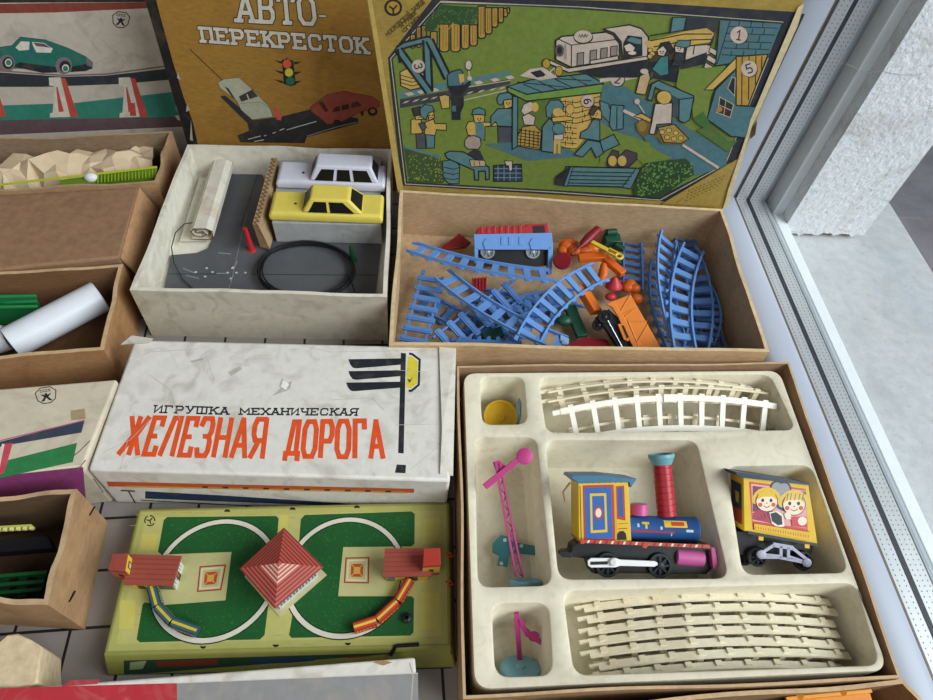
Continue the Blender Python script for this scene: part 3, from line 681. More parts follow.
A.pol(Zi((150,400),(190,330),(260,320),(300,360),(290,465),(150,440)), '#b1913f', LN, .6)
for k in range(6): A.stroke(Zi((160+k*24,335+k*4),(150+k*26,445)), .5, LN); A.stroke(Zi((165,345+k*18),(295,365+k*18)), .5, LN)
A.pol(Zi((325,215),(350,175),(400,172),(430,200),(425,240),(370,232),(355,280),(330,270)), TE, LN, .7); A.circ(Zi((395,245))[0], 5.2, 4.4, YE)
A.pol(Zi((300,470),(305,330),(345,280),(370,300),(375,480)), TE, LN, .7); A.pol(Zi((360,275),(440,265),(485,275),(480,290),(430,296),(365,300)), YE, LN, .5)
A.circ(Zi((400,340))[0], 6.6, 5.8, LN); A.circ(Zi((400,340))[0], 6., 5.2, TE); A.pol(Zi((372,375),(430,370),(425,405),(372,405)), PK, LN, .5); A.poly(Zi((372,405),(412,405),(410,485),(370,485)), YE); A.stroke(Zi((391,430),(390,485)), .6, LN)
A.circ(Zi((465,225))[0], 4.6, 5.4, LN); A.circ(Zi((466,226))[0], 4., 4.8, YE)
A.pol(Zi((100,95),(240,55),(560,20),(660,75),(215,140)), TE, LN, .8); A.pol(Zi((100,95),(215,140),(660,78),(655,130),(212,180),(105,125)), '#6d9140', LN, .8)
for k in range(1, 6): A.stroke(Zi((100+k*92,95-k*15),(215+k*89,140-k*13)), .5, LN)
A.stroke(Zi((158,68),(440,98)), .5, LN); A.stroke(Zi((330,45),(590,60)), .5, LN)
A.pol(Zi((132,150),(162,155),(160,440),(130,462)), TE, LN, .7)
# square, kiosk, running man
A.poly(Zi((655,85),(760,80),(933,190))+Zl((480,200),(745,360),(735,440),(560,500),(300,330),(0,130)), TE2)
A.poly(Zi((640,160),(720,230),(900,420),(933,470),(800,470),(640,320)), TE2)
A.poly(Zi((650,330),(933,420),(933,520),(870,470),(700,400)), G); A.poly(Zl((0,180),(100,250),(300,330),(420,395),(250,430),(200,380),(0,420)), G)
A.pol(Zi((640,175),(690,195),(720,290),(700,310),(645,255)), TE, LN, .6); A.pol(Zi((705,200),(780,205),(775,340),(715,350),(695,320)), TE, LN, .7); A.stroke(Zi((740,210),(738,340)), .6, LN)
person(Zi, ((580,245),(610,205),(650,240),(650,285),(590,275)), ((575,250),(600,205),(640,215),(620,232),(600,262)), ((530,360),(570,340),(600,285),(640,290),(640,410),(570,400),(525,395)), ((570,405),(650,420),(665,480),(620,510),(590,450),(540,505),(490,490)), hc='#4a3a34', bc=TE, lc=TE)
A.pol(Zi((640,410),(720,372),(755,430),(660,475)), TE, LN, .7); badge(Zi((568,178))[0], 6.2, '6', 1.2)
# signs, barrier
A.stroke(Zi((640,60),(720,48)), 3.6, PK); A.stroke(Zi((780,48),(933,20)), 4.6, PK); badge(Zi((742,52))[0], 6.8, '2', .1)
A.stroke(Zi((780,232),(860,270)), 2.4, PK)
# locomotive in the picture
A.poly(Zj((215,400),(660,350),(880,340),(850,480),(700,450),(400,450)), DK)
A.poly(Zj((0,400),(80,390),(160,450),(60,465),(-60,440)), PK); A.poly(Zj((0,420),(60,405),(100,440),(40,450)), DK); A.stroke(Zj((60,465),(140,395),(150,440)), 1.3, PK)
A.pol(Zj((150,235),(185,210),(440,185),(520,215),(520,340),(240,390),(150,345)), PK, LN, .9)
A.pol(Zj((430,165),(580,142),(650,165),(690,215),(685,330),(540,345),(530,240),(490,190)), PK, LN, .9)
A.poly(Zj((430,165),(490,190),(530,240),(535,280),(520,260),(480,205),(435,185)), DK)
A.pol(Zj((110,345),(220,395),(680,325),(690,345),(225,420),(110,368)), PK, LN, .7); A.stroke(Zj((165,225),(240,260),(520,225)), .6, LN); A.stroke(Zj((242,262),(240,388)), .6, LN)
for x in (275, 350, 412, 470): A.pol(Zj((x,308-(x-275)*.2),(x+38,302-(x-275)*.2),(x+36,375-(x-275)*.28),(x-2,380-(x-275)*.28)), '#8b7f76', LN, .5)
A.pol(Zj((350,350),(512,322),(515,345),(350,372)), PK, LN, .6)
A.circ(Zj((310,215))[0], 9.8, 6.8, LN); A.circ(Zj((309,210))[0], 9., 6.2, PK); 
for x in (282, 300, 318): A.stroke(Zj((x,216),(x+6,198),(x+12,214),(x+20,196)), .7, '#4a423c')
A.circ(Zj((172,292))[0], 4.6, 6.2, '#5c5650'); A.circ(Zj((172,290))[0], 2.6, 3.8, DK); A.circ(Zj((205,300))[0], 1.5, 8, '#9a8d84')
for c in ((95,368), (168,412)): A.circ(Zj(c)[0], 4.2, 5.2, LN); A.circ(Zj(c)[0], 3.5, 4.5, '#b08f35')
A.pol(Zj((545,250),(570,205),(650,215),(652,320),(545,340)), DK, LN, .5); A.poly(Zj((548,265),(580,250),(610,275),(600,295),(560,295)), '#d3c2b2'); A.poly(Zj((560,232),(590,212),(648,228),(646,255),(610,250)), TE); A.circ(Zj((595,306))[0], 4, 1.8, '#d3c2b2')
# log wagons
A.poly(Zj((690,240),(940,180),(940,320),(700,360)), '#4a3c24'); A.poly(Zk((-30,240),(200,180),(330,160),(370,190),(365,240),(230,260),(0,300)), YE)
for p in (((0,205),(180,175),(300,160)), ((0,235),(200,195),(360,195)), ((20,270),(230,230),(365,225))): A.stroke(Zk(*p), .7, LN)
for c in ((700,290),(712,310),(698,325)): A.circ(Zj(c)[0], 2.8, 2.6, LN); A.circ(Zj(c)[0], 2.2, 2., YE)
A.pol(Zk((215,265),(350,255),(350,310),(200,350)), PK, LN, .6); A.stroke(Zk((258,260),(250,315)), .7, LN)
A.poly(Zk((200,95),(400,108),(360,260),(335,265),(375,190),(330,160),(210,175)), '#33363c'); A.pol(Zk((130,98),(210,98),(195,172),(118,185)), TE, LN, .6)
A.poly(Zk((205,345),(330,300),(320,370),(180,400)), DK)
for k in range(3): A.pol(Zk((350-14*k,270+45*k),(400-14*k,300+45*k),(388-14*k,325+45*k),(340-14*k,298+45*k)), PK, LN, .5)
person(Zk, ((40,285),(75,262),(98,290),(80,325),(45,318)), ((45,285),(60,248),(110,238),(140,290),(118,310),(98,285),(75,262)), ((10,400),(60,330),(105,320),(108,430),(60,440)), ((0,420),(20,415),(15,455),(0,460)), hc='#2a2a30', sk='#c7b5a4', bc='#3d7a78')
person(Zk, ((142,265),(165,250),(200,262),(195,305),(145,300)), ((140,262),(165,230),(235,232),(230,265),(205,275)), ((135,345),(145,305),(195,305),(205,345),(160,365)), ((140,345),(200,345),(190,380),(120,380)), sk='#c7b5a4', bc='#33363c', lc='#33363c')
A.pol(Zj((615,540),(640,440),(690,415),(700,450),(672,550)), '#bba07a', LN, .6); A.circ(Zj((665,412))[0], 4, 2.6, PK)
# stone tower, house
A.pol(Zk((405,110),(770,132),(690,330),(380,380)), TE2, LN, .7)
A.stroke(Zk((465,115),(388,370)), .6, LN)
for k, y in enumerate((160, 200, 245, 285, 325)): A.stroke(Zk((450-k*9,y-10),(740-k*16,y)), .5, LN)
for k, y in enumerate((130, 170, 212, 256, 298)):
    for x in (520, 590, 660): A.stroke(Zk((x-k*11+18*(k % 2),y-8),(x-8-k*11+18*(k % 2),y+28)), .5, LN)
A.poly(Zk((170,400),(330,390),(440,380),(350,560),(330,700),(250,690),(240,560),(150,500)), G)
A.pol(Zk((380,520),(500,400),(500,610),(640,620),(560,800),(470,790),(330,690)), TE2, LN, .8)
A.pol(Zk((315,520),(500,330),(510,340),(505,390),(365,520)), YE, LN, .7); A.pol(Zk((500,325),(685,312),(570,612),(500,610)), '#b08a38', LN, .8)
for x in (535, 575, 615, 650): A.stroke(Zk((x,322),(x-3,610 if x < 560 else 612-(x-560)*2.2)), .6, LN)
A.pol(Zk((450,510),(475,445),(495,450),(490,555)), '#22282e', '#b3a893', .8); A.pol(Zk((395,630),(405,560),(485,605),(465,680),(385,650)), '#2f2a26', '#b3a893', .8)
A.stroke(Zk((440,575),(428,665)), .7, '#b3a893'); A.stroke(Zk((395,605),(475,640)), .7, '#b3a893'); A.circ(Zk((402,632))[0], 3, 2.6, '#a87a3a')
badge(Zk((516,200))[0], 8.6, '1', .15); badge(Zk((575,395))[0], 8., '5', -.3)
A.poly(Zl((640,200),(750,295),(800,290),(745,360),(560,230)), '#4d6b35')
# gate and motorcycle
A.pol(Zl((275,50),(300,-40),(340,-60),(545,30),(545,60),(490,185),(465,175),(480,60),(320,-20),(300,60)), TE, LN, .8); A.poly(Zl((330,-15),(480,55),(470,165),(420,145),(415,50)), '#3a4a52')
A.pol(Zl((460,50),(545,40),(520,170),(490,188),(458,172)), TE, LN, .7)
A.stroke(Zl((135,115),(235,165)), 3., PK); A.stroke(Zl((480,315),(690,450)), 2.6, PK)
A.poly(Zl((205,190),(250,160),(300,190),(280,240),(330,250),(340,215),(440,195),(515,270),(480,315),(360,310),(330,270),(270,290),(215,235)), '#6d5a2e')
A.pol(Zl((195,150),(240,130),(300,165),(290,185),(235,160)), YE, LN, .6); A.pol(Zl((335,215),(430,195),(515,280),(470,305),(370,300)), '#a58a40', LN, .6)
for c in ((360,240),(400,230),(440,245),(390,270),(430,280),(470,275)): A.circ(Zl(c)[0], 3., 2.6, LN); A.circ(Zl(c)[0], 2.4, 2., YE)
A.circ(Zl((245,205))[0], 4.4, 5.4, '#8d7636'); A.pol(Zl((320,75),(420,70),(415,190),(330,195),(315,255),(285,250),(300,180)), PK, LN, .7)
A.circ(Zl((372,38))[0], 8, 7.2, LN); A.circ(Zl((372,38))[0], 7.2, 6.4, YE); A.stroke(Zl((258,130),(215,65)), 1.1, PK); A.circ(Zl((215,62))[0], 2.6, 2.8, PK); A.circ(Zl((285,275))[0], 5, 3.4, TE2)
A.poly(Zl((540,160),(600,120),(640,190),(610,220),(570,195)), '#3f6a35')
# bench with two heads, hedge
A.pol(Zl((40,400),(70,345),(110,355),(100,450),(45,445)), '#4a3f3a', LN, .5); A.circ(Zl((72,410))[0], 4.2, 5.2, YE); A.pol(Zl((100,390),(150,345),(215,365),(215,400),(170,445),(110,445)), '#4a3f45', LN, .5); A.circ(Zl((128,410))[0], 4.4, 5.2, YE)
A.pol(Zi((445,560),(870,570),(800,680),(430,670)), TE, LN, .8); A.poly(Zi((380,620),(470,555),(480,575),(430,675),(375,665)), DK); A.pol(Zi((850,570),(875,575),(820,690),(770,680)), TE, LN, .6); A.pol(Zi((470,560),(485,562),(450,675),(430,670)), TE, LN, .5)
for y in (590, 612, 635, 655): A.stroke(Zi((470-(y-590)*.2,y),(840-(y-590)*.6,y+6)), .6, LN)
A.poly(Zl((190,585),(240,450),(270,420),(400,405),(500,395),(540,440),(545,490),(480,530),(350,625),(200,610)), '#2c4526')
A.quads([[(x, y), (x+1.5, y-.5), (x+1.2, y+1.1), (x-.2, y+1.2)] for x, y in [Zl(p)[0] for p in [(rl.uniform(215,530), rl.uniform(415,610)) for _ in range(260)] if p[1] < 690-p[0]*.32 and p[1] > 560-(p[0]-190)*1.9]], '#67904a')
# small print lower right, edge wear
A.poly(Zb((500,505),(470,520),(260,645),(440,655),(460,600)), '#a38a42')
for k in range(5):
    a = V(Zl((510-k*5,585+k*19))[0]); b = V(Zl((735-k*12,490+k*19 if k < 4 else 590))[0])
    if k == 4: a, b = V(Zl((445,650))[0]), V(Zl((490,622))[0])
    n = max(3, int((b-a).length/4)); u = a
    for i in range(n):
        c = a.lerp(b, i/n); d = a.lerp(b, (i+.62)/n); A.stroke([c, d], 1.0, '#6f5c2c')
A.poly(Zb((692,20),(712,8),(690,80),(560,370),(545,400),(470,655),(455,660),(470,600),(530,420),(540,380)), '#cdbd95')
A.poly(Zb((545,405),(562,380),(556,425),(540,440)), '#4a3320')
A.poly(Za((5,-30),(20,-30),(140,690),(118,690)), '#bfa45a')
A.build('printed_picture', tl)
# ================================================================== white box contents
Zw = Zm(120, 130, 3.11)
W_table = W
def W(px, py, z=0.0): return W_table(px, py, z+3.7)      # the white box has a raised floor
def atz(pts, z): return [W(x, y, z) for x, y in pts]
def sheet(name, label, cat, pts, z, th, m, group=None):
    p = atz(pts, z); o = thing(name, label, cat, base_of(p, z), group)
    MB().ext(p, (0,0,th)).build('sheet_body', m, o, smooth=0); return o
def frame(o, x, y):
    x = V(x).normalized(); y = V(y); z = x.cross(y).normalized(); y = z.cross(x)
    m = M.Identity(4)
    for i in range(3): m[i][0], m[i][1], m[i][2], m[i][3] = x[i], y[i], z[i], o[i]
    return m
rs = sheet('road_sheet', 'dark grey card road sheet lying in the white toy box', 'road sheet',
    Zw((322,140),(440,138),(470,200),(812,360),(794,514),(138,499),(160,392),(240,385),(275,370),(290,340)), .45, .2, mat('#55565a', rough=.5, var=.06, stain='#6d6e70', stain_amt=.3))
A = Art(W(250,260,.66), (0,0,1))
for a, b in (((428,140),(375,300)), ((150,448),(300,448)), ((410,449),(800,452)), ((345,480),(338,508))): A.stroke(Zw(a, b), .6, '#2c2d30')
A.stroke(Zw((395,250),(362,400),(345,480)), .9, '#77787b')
for c in ((236,442),(270,430),(288,442),(265,456),(335,444),(350,430),(362,444),(390,444),(345,462),(352,428)): A.circ(Zw(c)[0], 1.4, 1.0, '#b9babc', 8)
for a, b in (((357,425),(366,408)), ((344,470),(352,452)), ((338,498),(343,482)), ((300,446),(330,446)), ((305,382),(345,386)), ((195,430),(235,446)), ((205,452),(245,462))): A.stroke(Zw(a, b), .8, '#8f9093')
A.build('printed_road', rs, off=.02)
sheet('card_flap', 'flat white card strip under the folded roll in the white toy box', 'card strip', Zw((247,152),(280,150),(278,345),(186,347)), .72, .12, worn('#cfccbd', '#9c927c'))
# folded roll of white card
pa, pb = W(200,233,2.4), W(221,164,2.6); ax = (pb-pa); sx = V((ax.y, -ax.x, 0)).normalized(); up = V((0,0,1))
prof = [(-.3,.1),(.4,.35),(.7,-.25),(.1,-.7),(-.7,-.5),(-.95,.2),(-.5,.75),(.8,.85),(1.35,.45),(1.3,-.6),(.9,-1.15),(-1.1,-1.2)]
ro = thing('card_roll', 'folded roll of white card with brown inside lying in the white toy box', 'card roll', (pa.x, pa.y, 4.8))
mb = MB()
for i in range(len(prof)-1):
    (u0, v0), (u1, v1) = prof[i], prof[i+1]; d = V((u1-u0, v1-v0)).normalized()*.06; nx, ny = -d.y*1.4, d.x*1.4
    q = [(u0-d.x+nx, v0-d.y+ny), (u1+d.x+nx, v1+d.y+ny), (u1+d.x-nx, v1+d.y-ny), (u0-d.x-nx, v0-d.y-ny)]
    mb.ext([pa+sx*(u*1.3)+up*(v*1.05) for u, v in q], ax, 0)
    mb.poly([pa-ax*.002+sx*(u*1.3)+up*(v*1.05) for u, v in q], 1)
mb.build('sheet_body', [worn('#cdc9bb', '#a2724a', .4), card('#7b5a38')], ro, smooth=0)
# corrugated strip
co = thing('corrugated_strip', 'brown corrugated cardboard strip standing beside the two toy cars', 'cardboard strip', base_of(atz(Zw((470,86),(420,300)), 1), 1))
top = atz(Zw((470,86),(490,90),(432,300),(412,292)), 5.3)
MB().hexa([V((p.x+(.9 if i in (1,2) else .4), p.y-.2, 4.65)) for i, p in enumerate(top)], top).build('sheet_body', card('#a58a66', amt=.2), co, smooth=0)
mb = MB(); N = 34
for k in range(N):
    u0, u1 = k/N, (k+1)/N; a = top[0].lerp(top[3], u0), top[1].lerp(top[2], u0); b = top[0].lerp(top[3], u1), top[1].lerp(top[2], u1)
    s0, s1 = (.15, .85) if k % 2 else (.85, .15)
    mb.bar(a[0].lerp(a[1], s0)+V((0,0,.06)), b[0].lerp(b[1], s1)+V((0,0,.06)), .09, .1)
mb.build('fluting', card('#6f5637', amt=.2), co, smooth=0)
# card insert under the cars
tp = atz(Zw((472,288),(812,295),(812,86),(494,94)), 4.6)
ins = thing('card_insert', 'raised white card insert carrying the two toy cars in the white toy box', 'card insert', base_of(tp, .7))
MB().hexa([V((p.x+.1, p.y, 4.4)) for p in tp], tp).build('sheet_body', worn('#9fa1a1', '#7c786e', .5), ins, bevel=.12, smooth=40)

def car(name, label, origin, xdir, L, Wd, color, cab, wins, hood):
    o = thing(name, label, 'toy car', V(origin)+V((L/2, Wd/2, 0)))
    fm = frame(V(origin), xdir, (0,1,0)); body = plast(color, .38); glass = mat('#15130f', rough=.4)
    hz = 1.75
    mb = MB(fm)
    bot = [(0,0,0),(L,0,0),(L,Wd,0),(0,Wd,0)]
    mid = [(-.1,-.1,.9),(L,-.1,.9),(L,Wd+.1,.9),(-.1,Wd+.1,.9)]
    tp_ = [(.35,.25,hood),(L-.2,.25,hood+.05),(L-.2,Wd-.25,hood+.05),(.35,Wd-.25,hood)]
    vs = bot+mid+tp_; fs = [[3,2,1,0],[8,9,10,11]]
    for l in (0, 4):
        for i in range(4): fs.append([l+i, l+(i+1) % 4, l+4+(i+1) % 4, l+4+i])
    mb.add(vs, fs); mb.build('car_body', body, o, bevel=.3, seg=3, smooth=40)
    x0, x1, r0, r1, z1, iy = [c*L for c in cab[:4]]+list(cab[4:])
    B = [V((x0,.25,hood)), V((x1,.25,hood)), V((x1,Wd-.25,hood)), V((x0,Wd-.25,hood))]
    Tp = [V((r0,.25+iy,z1)), V((r1,.25+iy,z1)), V((r1,Wd-.25-iy,z1)), V((r0,Wd-.25-iy,z1))]
    ct = MB(fm); ct.hexa(B, Tp); ct.build('cabin', body, o, bevel=.28, seg=3, smooth=40)
    def pane(i, j, us, nm='window'):
        f = [B[i], B[j], Tp[j], Tp[i]]; nn = (f[1]-f[0]).cross(f[3]-f[0]).normalized()
        c = (f[0]+f[1]+f[2]+f[3])/4; cc = sum(B+Tp, V())/8
        if nn.dot(c-cc) < 0: nn = -nn
        pts = []
        for u, v in us: pts.append(f[0].lerp(f[1], u).lerp(f[3].lerp(f[2], u), v)+nn*.03)
        MB(fm).ext(pts, -nn*.02).build(nm, glass, o, smooth=0)
    for w in wins: pane(0, 1, w)
    pane(1, 2, [(.1,.1),(.9,.1),(.88,.86),(.12,.86)], 'rear_window'); pane(3, 0, [(.1,.1),(.9,.1),(.88,.88),(.12,.88)], 'windscreen')
    p = fm @ V((x0-1.1, Wd*.42, hood+.0)); MB().cyl(p, p+V((0,0,.06)), .2, n=12).build('bonnet_hole', glass, o)
    MB(fm).cyl((x0+1.8, Wd*.55, hood+.2), (x0+2.1, Wd*.55, hood+1.3), .75, n=16).build('seat', plast('#b98a52'), o)
    return o
oy = W(*Zw((466,282))[0], 4.7)
car('toy_car', 'yellow plastic toy saloon car in front of the pale van in the white box', oy, (1,.01,0), -5.35-oy.x, 5.2, '#d9c65a', (.288,.823,.37,.70,3.6,.7),
    [[(.10,.06),(.42,.06),(.41,.80),(.13,.80)], [(.47,.06),(.88,.06),(.80,.80),(.47,.80)]], 1.5)
ov = W(*Zw((487,186))[0], 4.7)
car('toy_van', 'pale lilac plastic toy estate car behind the yellow one in the white box', ov+V((0,.3,0)), (1,.01,0), -5.35-ov.x, 5.0, '#c9c9d6', (.305,.935,.375,.87,3.9,.7),
    [[(.07,.06),(.34,.06),(.34,.78),(.12,.78)], [(.39,.06),(.60,.06),(.60,.78),(.39,.78)], [(.65,.06),(.92,.06),(.90,.78),(.65,.78)]], 1.5)
def peg(label, base, top, zb, h, col):
    p = W(*base, zb); o = thing('toy_bollard', label, 'toy bollard', p)
    mb = MB(); mb.lathe([(.62,0),(.7,.15),(.6,.35),(.42,.4),(.3,h)], p, V((-.05,.02,1)), 16); mb.build('post', plast(col), o)
    return o
peg('red plastic bollard standing on the grey road sheet', Zw((411,376))[0], None, .42, 4.4, '#b3262c')
peg('small dark green bollard in front of the card insert', Zw((725,408))[0], None, .42, 3.2, '#1d4a30')
c = W(307,270,.9); pts = []
for k in range(150):
    a = 2*math.pi*k/25; j = k/25
    pts.append((c.x+(6.9+.22*math.sin(j*2.4)-.08*j)*math.cos(a)+.12*math.sin(j*3), c.y-.3+(5.5+.25*math.cos(j*1.9))*math.sin(a), 4.65+.15*j+.1*math.sin(a*2+j)))
pts += [(pts[-1][0]+1.2, pts[-1][1]-3.5, 4.9), (pts[-1][0]-1.0, pts[-1][1]-5.2, 4.7)]
tag(MB().tube(pts, .13, 6).build('cable_coil', mat('#17181a', rough=.4)), 'coil of thin black cable lying on the grey road sheet', 'cable')
tag(MB().tube([W(*Zw(p)[0], z) for p, z in (((228,288),2.4),((200,292),2.6),((172,320),2.4),((160,365),1.8),((168,415),1.2),((195,465),.9),((232,498),.85))], .08, 6).build('wire', mat('#24262a', rough=.4)), 'single thin black wire curving out from under the white card roll', 'wire')

W = W_table
# ================================================================== toy track
def track_mesh(name, L, R, wid, nt, m, rw=.22, rz=(.0,.42), tw=.62, tz=(-.18,.14), over=.35, clip=False, round_=False):
    mb = MB(); a = L/R
    def P(r, t, z): return (r*math.sin(t), r*math.cos(t)-R, z)
    N = 14
    for s in (-1, 1):
        r = R+s*wid*.38
        for k in range(N):
            t0, t1 = -a/2+a*k/N, -a/2+a*(k+1)/N
            mb.hexa([P(r-rw/2,t0,rz[0]),P(r-rw/2,t1,rz[0]),P(r+rw/2,t1,rz[0]),P(r+rw/2,t0,rz[0])], [P(r-rw/2,t0,rz[1]),P(r-rw/2,t1,rz[1]),P(r+rw/2,t1,rz[1]),P(r+rw/2,t0,rz[1])])
    for k in range(nt):
        t = -a/2+a*(k+.5)/nt; d = tw/2/R; r0, r1 = R-wid*.38-over, R+wid*.38+over
        if round_:
            poly = [P(r0+.15,t-d,0),P(r0,t-d*.4,0),P(r0,t+d*.4,0),P(r0+.15,t+d,0),P(r1-.15,t+d,0),P(r1,t+d*.4,0),P(r1,t-d*.4,0),P(r1-.15,t-d,0)]
        else: poly = [P(r0,t-d,0),P(r0,t+d,0),P(r1,t+d,0),P(r1,t-d,0)]
        mb.hexa([(x, y, tz[0]) for x, y, z in poly], [(x, y, tz[1]) for x, y, z in poly])
        if round_:
            q = [P(r0+.3,t-d*.5,0),P(r0+.3,t+d*.5,0),P(r1-.3,t+d*.5,0),P(r1-.3,t-d*.5,0)]
            mb.hexa([(x, y, tz[0]-.1) for x, y, z in q], [(x, y, tz[0]+.05) for x, y, z in q])
    for s, e in ((-1, 1), (1, -1)):
        r = R+s*wid*.38; t = e*a/2
        mb.bar(P(r, t, .1), P(r, t+e*.9/R, .1), .55, .25)
    if clip:
        for s in (1,): mb.bar(P(R+s*wid*.38,-.8/R,.3), P(R+s*wid*.38,.8/R,.3), .9, .3)
    me_o = mb.build(name, m, local=True, origin=(0,0,0), smooth=0)
    me = me_o.data; bpy.data.objects.remove(me_o); me['len'] = L
    return me
BL = plast('#648fca', .4); BL2 = plast('#5a84c0', .4)
blue_c = track_mesh('blue_track', 20, 34, 4.3, 9, BL, rw=.3, rz=(0,.5), tw=.95, round_=True)
blue_s = track_mesh('blue_track', 16, 400, 4.0, 7, BL2, rw=.28, rz=(0,.5), round_=True, tw=1.0, over=.6)
IV = mat('#e6dcc2', rough=.4, var=.06, scale=50., stain='#a98a58', stain_amt=.3); IV2 = mat('#ebe7da', rough=.4, var=.04, scale=50.)
ivory_c = track_mesh('white_track', 26, 46, 3.6, 9, IV, tw=.62, over=.42, rw=.34, rz=(-.1,.68), tz=(-.15,.4))
ivory_w = track_mesh('white_track', 26, 66, 4.7, 10, IV2, clip=True, tw=.62, over=.55, rw=.7, rz=(0,.3))
def lay(me, name, label, cat, a, za, b, zb, ydir, group=None, under=False, ysc=1.0):
    p, q = W(*a, za), W(*b, zb); x = q-p; y = V(ydir); z = x.cross(y)
    if (z.z < 0) != under: x = -x
    m = frame((p+q)/2*S, x, y); sc_ = (q-p).length/me['len']
    o = bpy.data.objects.new(name, me); COL.objects.link(o)
    o.matrix_world = m @ M.Diagonal((sc_, ysc, 1, 1)); o.matrix_basis = m @ M.Diagonal((sc_, ysc, 1, 1))
    return tag(o, label, cat, group)
GB = 'blue toy track pieces in the large cardboard box'
def blue(me, label, a, za, b, zb, yd, under=False, ysc=1.0): return lay(me, 'toy_track', label, 'toy track', a, za, b, zb, yd, GB, under, ysc)
blue(blue_c, 'long blue track lying topmost in front of the red and blue toy wagon', (409,252), 5.4, (551,281), 6.0, (.05,-1,.25), ysc=.85)
blue(blue_c, 'blue curved track slanting from the middle left to the front edge of the box', (437,280), 4.4, (562,352), 4.6, (-.3,-1,.2))
blue(blue_c, 'blue curved track rising from the front edge towards the red cone', (519,335), 5.0, (592,266), 5.6, (-1,.6,.3))
blue(blue_s, 'upturned blue straight track with rounded sleepers at the left wall of the box', (433,275), 2.8, (413,346), 3.4, (1,.1,0), under=True)
blue(blue_s, 'upturned blue straight track crossing under the slanting curved track', (517,289), 2.2, (440,345), 2.6, (.7,.8,0), under=True)
blue(blue_s, 'blue track piece showing only its edge along the front wall of the box', (455,349), 1.6, (520,351), 1.6, (0,.5,1))
blue(blue_s, 'blue track buried under the topmost long track near the red grille', (470,295), 1.2, (560,315), 1.2, (.2,1,0))
blue(blue_c, 'blue curved track with knobbed edge, leftmost of the bunch at the right wall', (661,233), 4.6, (668,333), 4.4, (-1,.1,.5))
blue(blue_c, 'blue curved track lying uppermost in the bunch at the right wall', (684,246), 4.9, (676,356), 5.0, (-1,0,.12))
blue(blue_c, 'dark blue curved track under the uppermost one at the right wall', (697,252), 3.0, (705,358), 3.2, (1,.2,.3))
blue(blue_s, 'flat blue track behind the orange toys with three sleepers showing', (632,240), .9, (633,290), .9, (1,0,0))
blue(blue_s, 'short visible end of blue track at the back of the right-hand bunch', (683,232), 2.4, (690,270), 2.2, (1,.1,0))
blue(blue_c, 'shadowed blue track, last one against the dark right wall of the box', (706,283), 1.6, (712,346), 2.0, (1,.2,.2))
blue(blue_s, 'flat blue track low down between the upturned track and the slanting curve', (420,300), .8, (500,342), .8, (.5,1,0))
blue(blue_c, 'low blue curved track glimpsed under the track that rises to the red cone', (480,318), 1.3, (575,292), 1.3, (.2,1,0))
blue(blue_s, 'upturned blue track at the front edge between the two crossing curved tracks', (500,346), .9, (540,300), 1.3, (1,.3,0), under=True)
blue(blue_c, 'blue curved track squeezed beneath the knobbed one at the right wall', (652,262), .9, (668,350), .9, (-1,.1,.2))
blue(blue_s, 'lowest blue track on the floor of the box beside the dark right wall', (694,285), .8, (716,353), .8, (1,.2,0))
# ---- red and blue wagon lying on its side
Zt = Zm(380, 190, 3.89)
class Side:
    def __init__(s, px, z, x, elev):
        s.u = V((0, math.cos(elev), math.sin(elev))); x = V(x); s.x = (x-s.u*x.dot(s.u)).normalized(); s.n = s.x.cross(s.u).normalized()
        s.p0 = W(*px, z)
    def at(s, p, d=0.): return WP(p[0], p[1], s.p0, s.n)-s.n*d
    def ext(s, mb, pts, d0, d1, mi=None):
        q = [s.at(p, d0) for p in pts]; return mb.ext(q, -s.n*(d1-d0), mi)
def wheel(parent, sd, c, d, r, m, th=.5, spokes=6, name='wheel', hub=None):
    c = sd.at(c, d); mb = MB()
    mb.lathe([(r*.72,th*.3),(r*.76,th),(r*.95,th),(r,th*.8),(r,.0),(r*.9,-.05)], c-sd.n*th, sd.n, 26)
    mb.lathe([(r*.28,0),(r*.28,th*1.1),(r*.1,th*1.25)], c-sd.n*th, sd.n, 14)
    for k in range(spokes):
        a = 2*math.pi*k/spokes; v = sd.x*math.cos(a)+sd.u*math.sin(a); mb.bar(c+v*r*.2-sd.n*.12, c+v*r*.8-sd.n*.12, r*.14, .12, sd.n)
    return mb.build(name, m, parent, smooth=40)
sd = Side(Zt((515,200))[0], 5.4, (1,0,0), math.radians(40))
rw = thing('toy_wagon', 'red toy locomotive with blue underframe lying on its side in the track box', 'toy locomotive', base_of([sd.at(Zt((515,260))[0])], 1.2))
RD1 = plast('#a32028'); DKB = plast('#18191c')
mb = MB(); sd.ext(mb, Zt((383,145),(570,138),(570,132),(655,128),(665,175),(378,178)), .5, 3.4); 
for k in range(7): sd.ext(mb, Zt((390+k*25,140-k*.9),(402+k*25,139-k*.9),(402+k*25,168),(390+k*25,169)), .42, .6)
mb.build('body', RD1, rw, bevel=.08, smooth=0)
mb = MB(); sd.ext(mb, Zt((595,138),(642,136),(645,165),(598,167)), .46, .52); mb.build('cab_window', mat('#2a0d0f', rough=.5), rw, smooth=0)
mb = MB(); sd.ext(mb, Zt((365,172),(668,166),(674,222),(660,232),(378,232),(368,225)), 0, .5)
for x in (400, 580): sd.ext(mb, Zt((x,205),(x+12,188),(x+45,188),(x+57,205),(x+50,232),(x+8,232)), -.15, 0)
for x in (470, 500, 540): sd.ext(mb, Zt((x,182),(x+16,181),(x+16,214),(x,215)), -.1, 0)
sd.ext(mb, Zt((367,225),(382,225),(380,285),(368,285)), 0, 1.4); sd.ext(mb, Zt((655,222),(674,222),(668,328),(652,328)), 0, 1.4)
mb.build('underframe', BL, rw, bevel=.05, smooth=0)
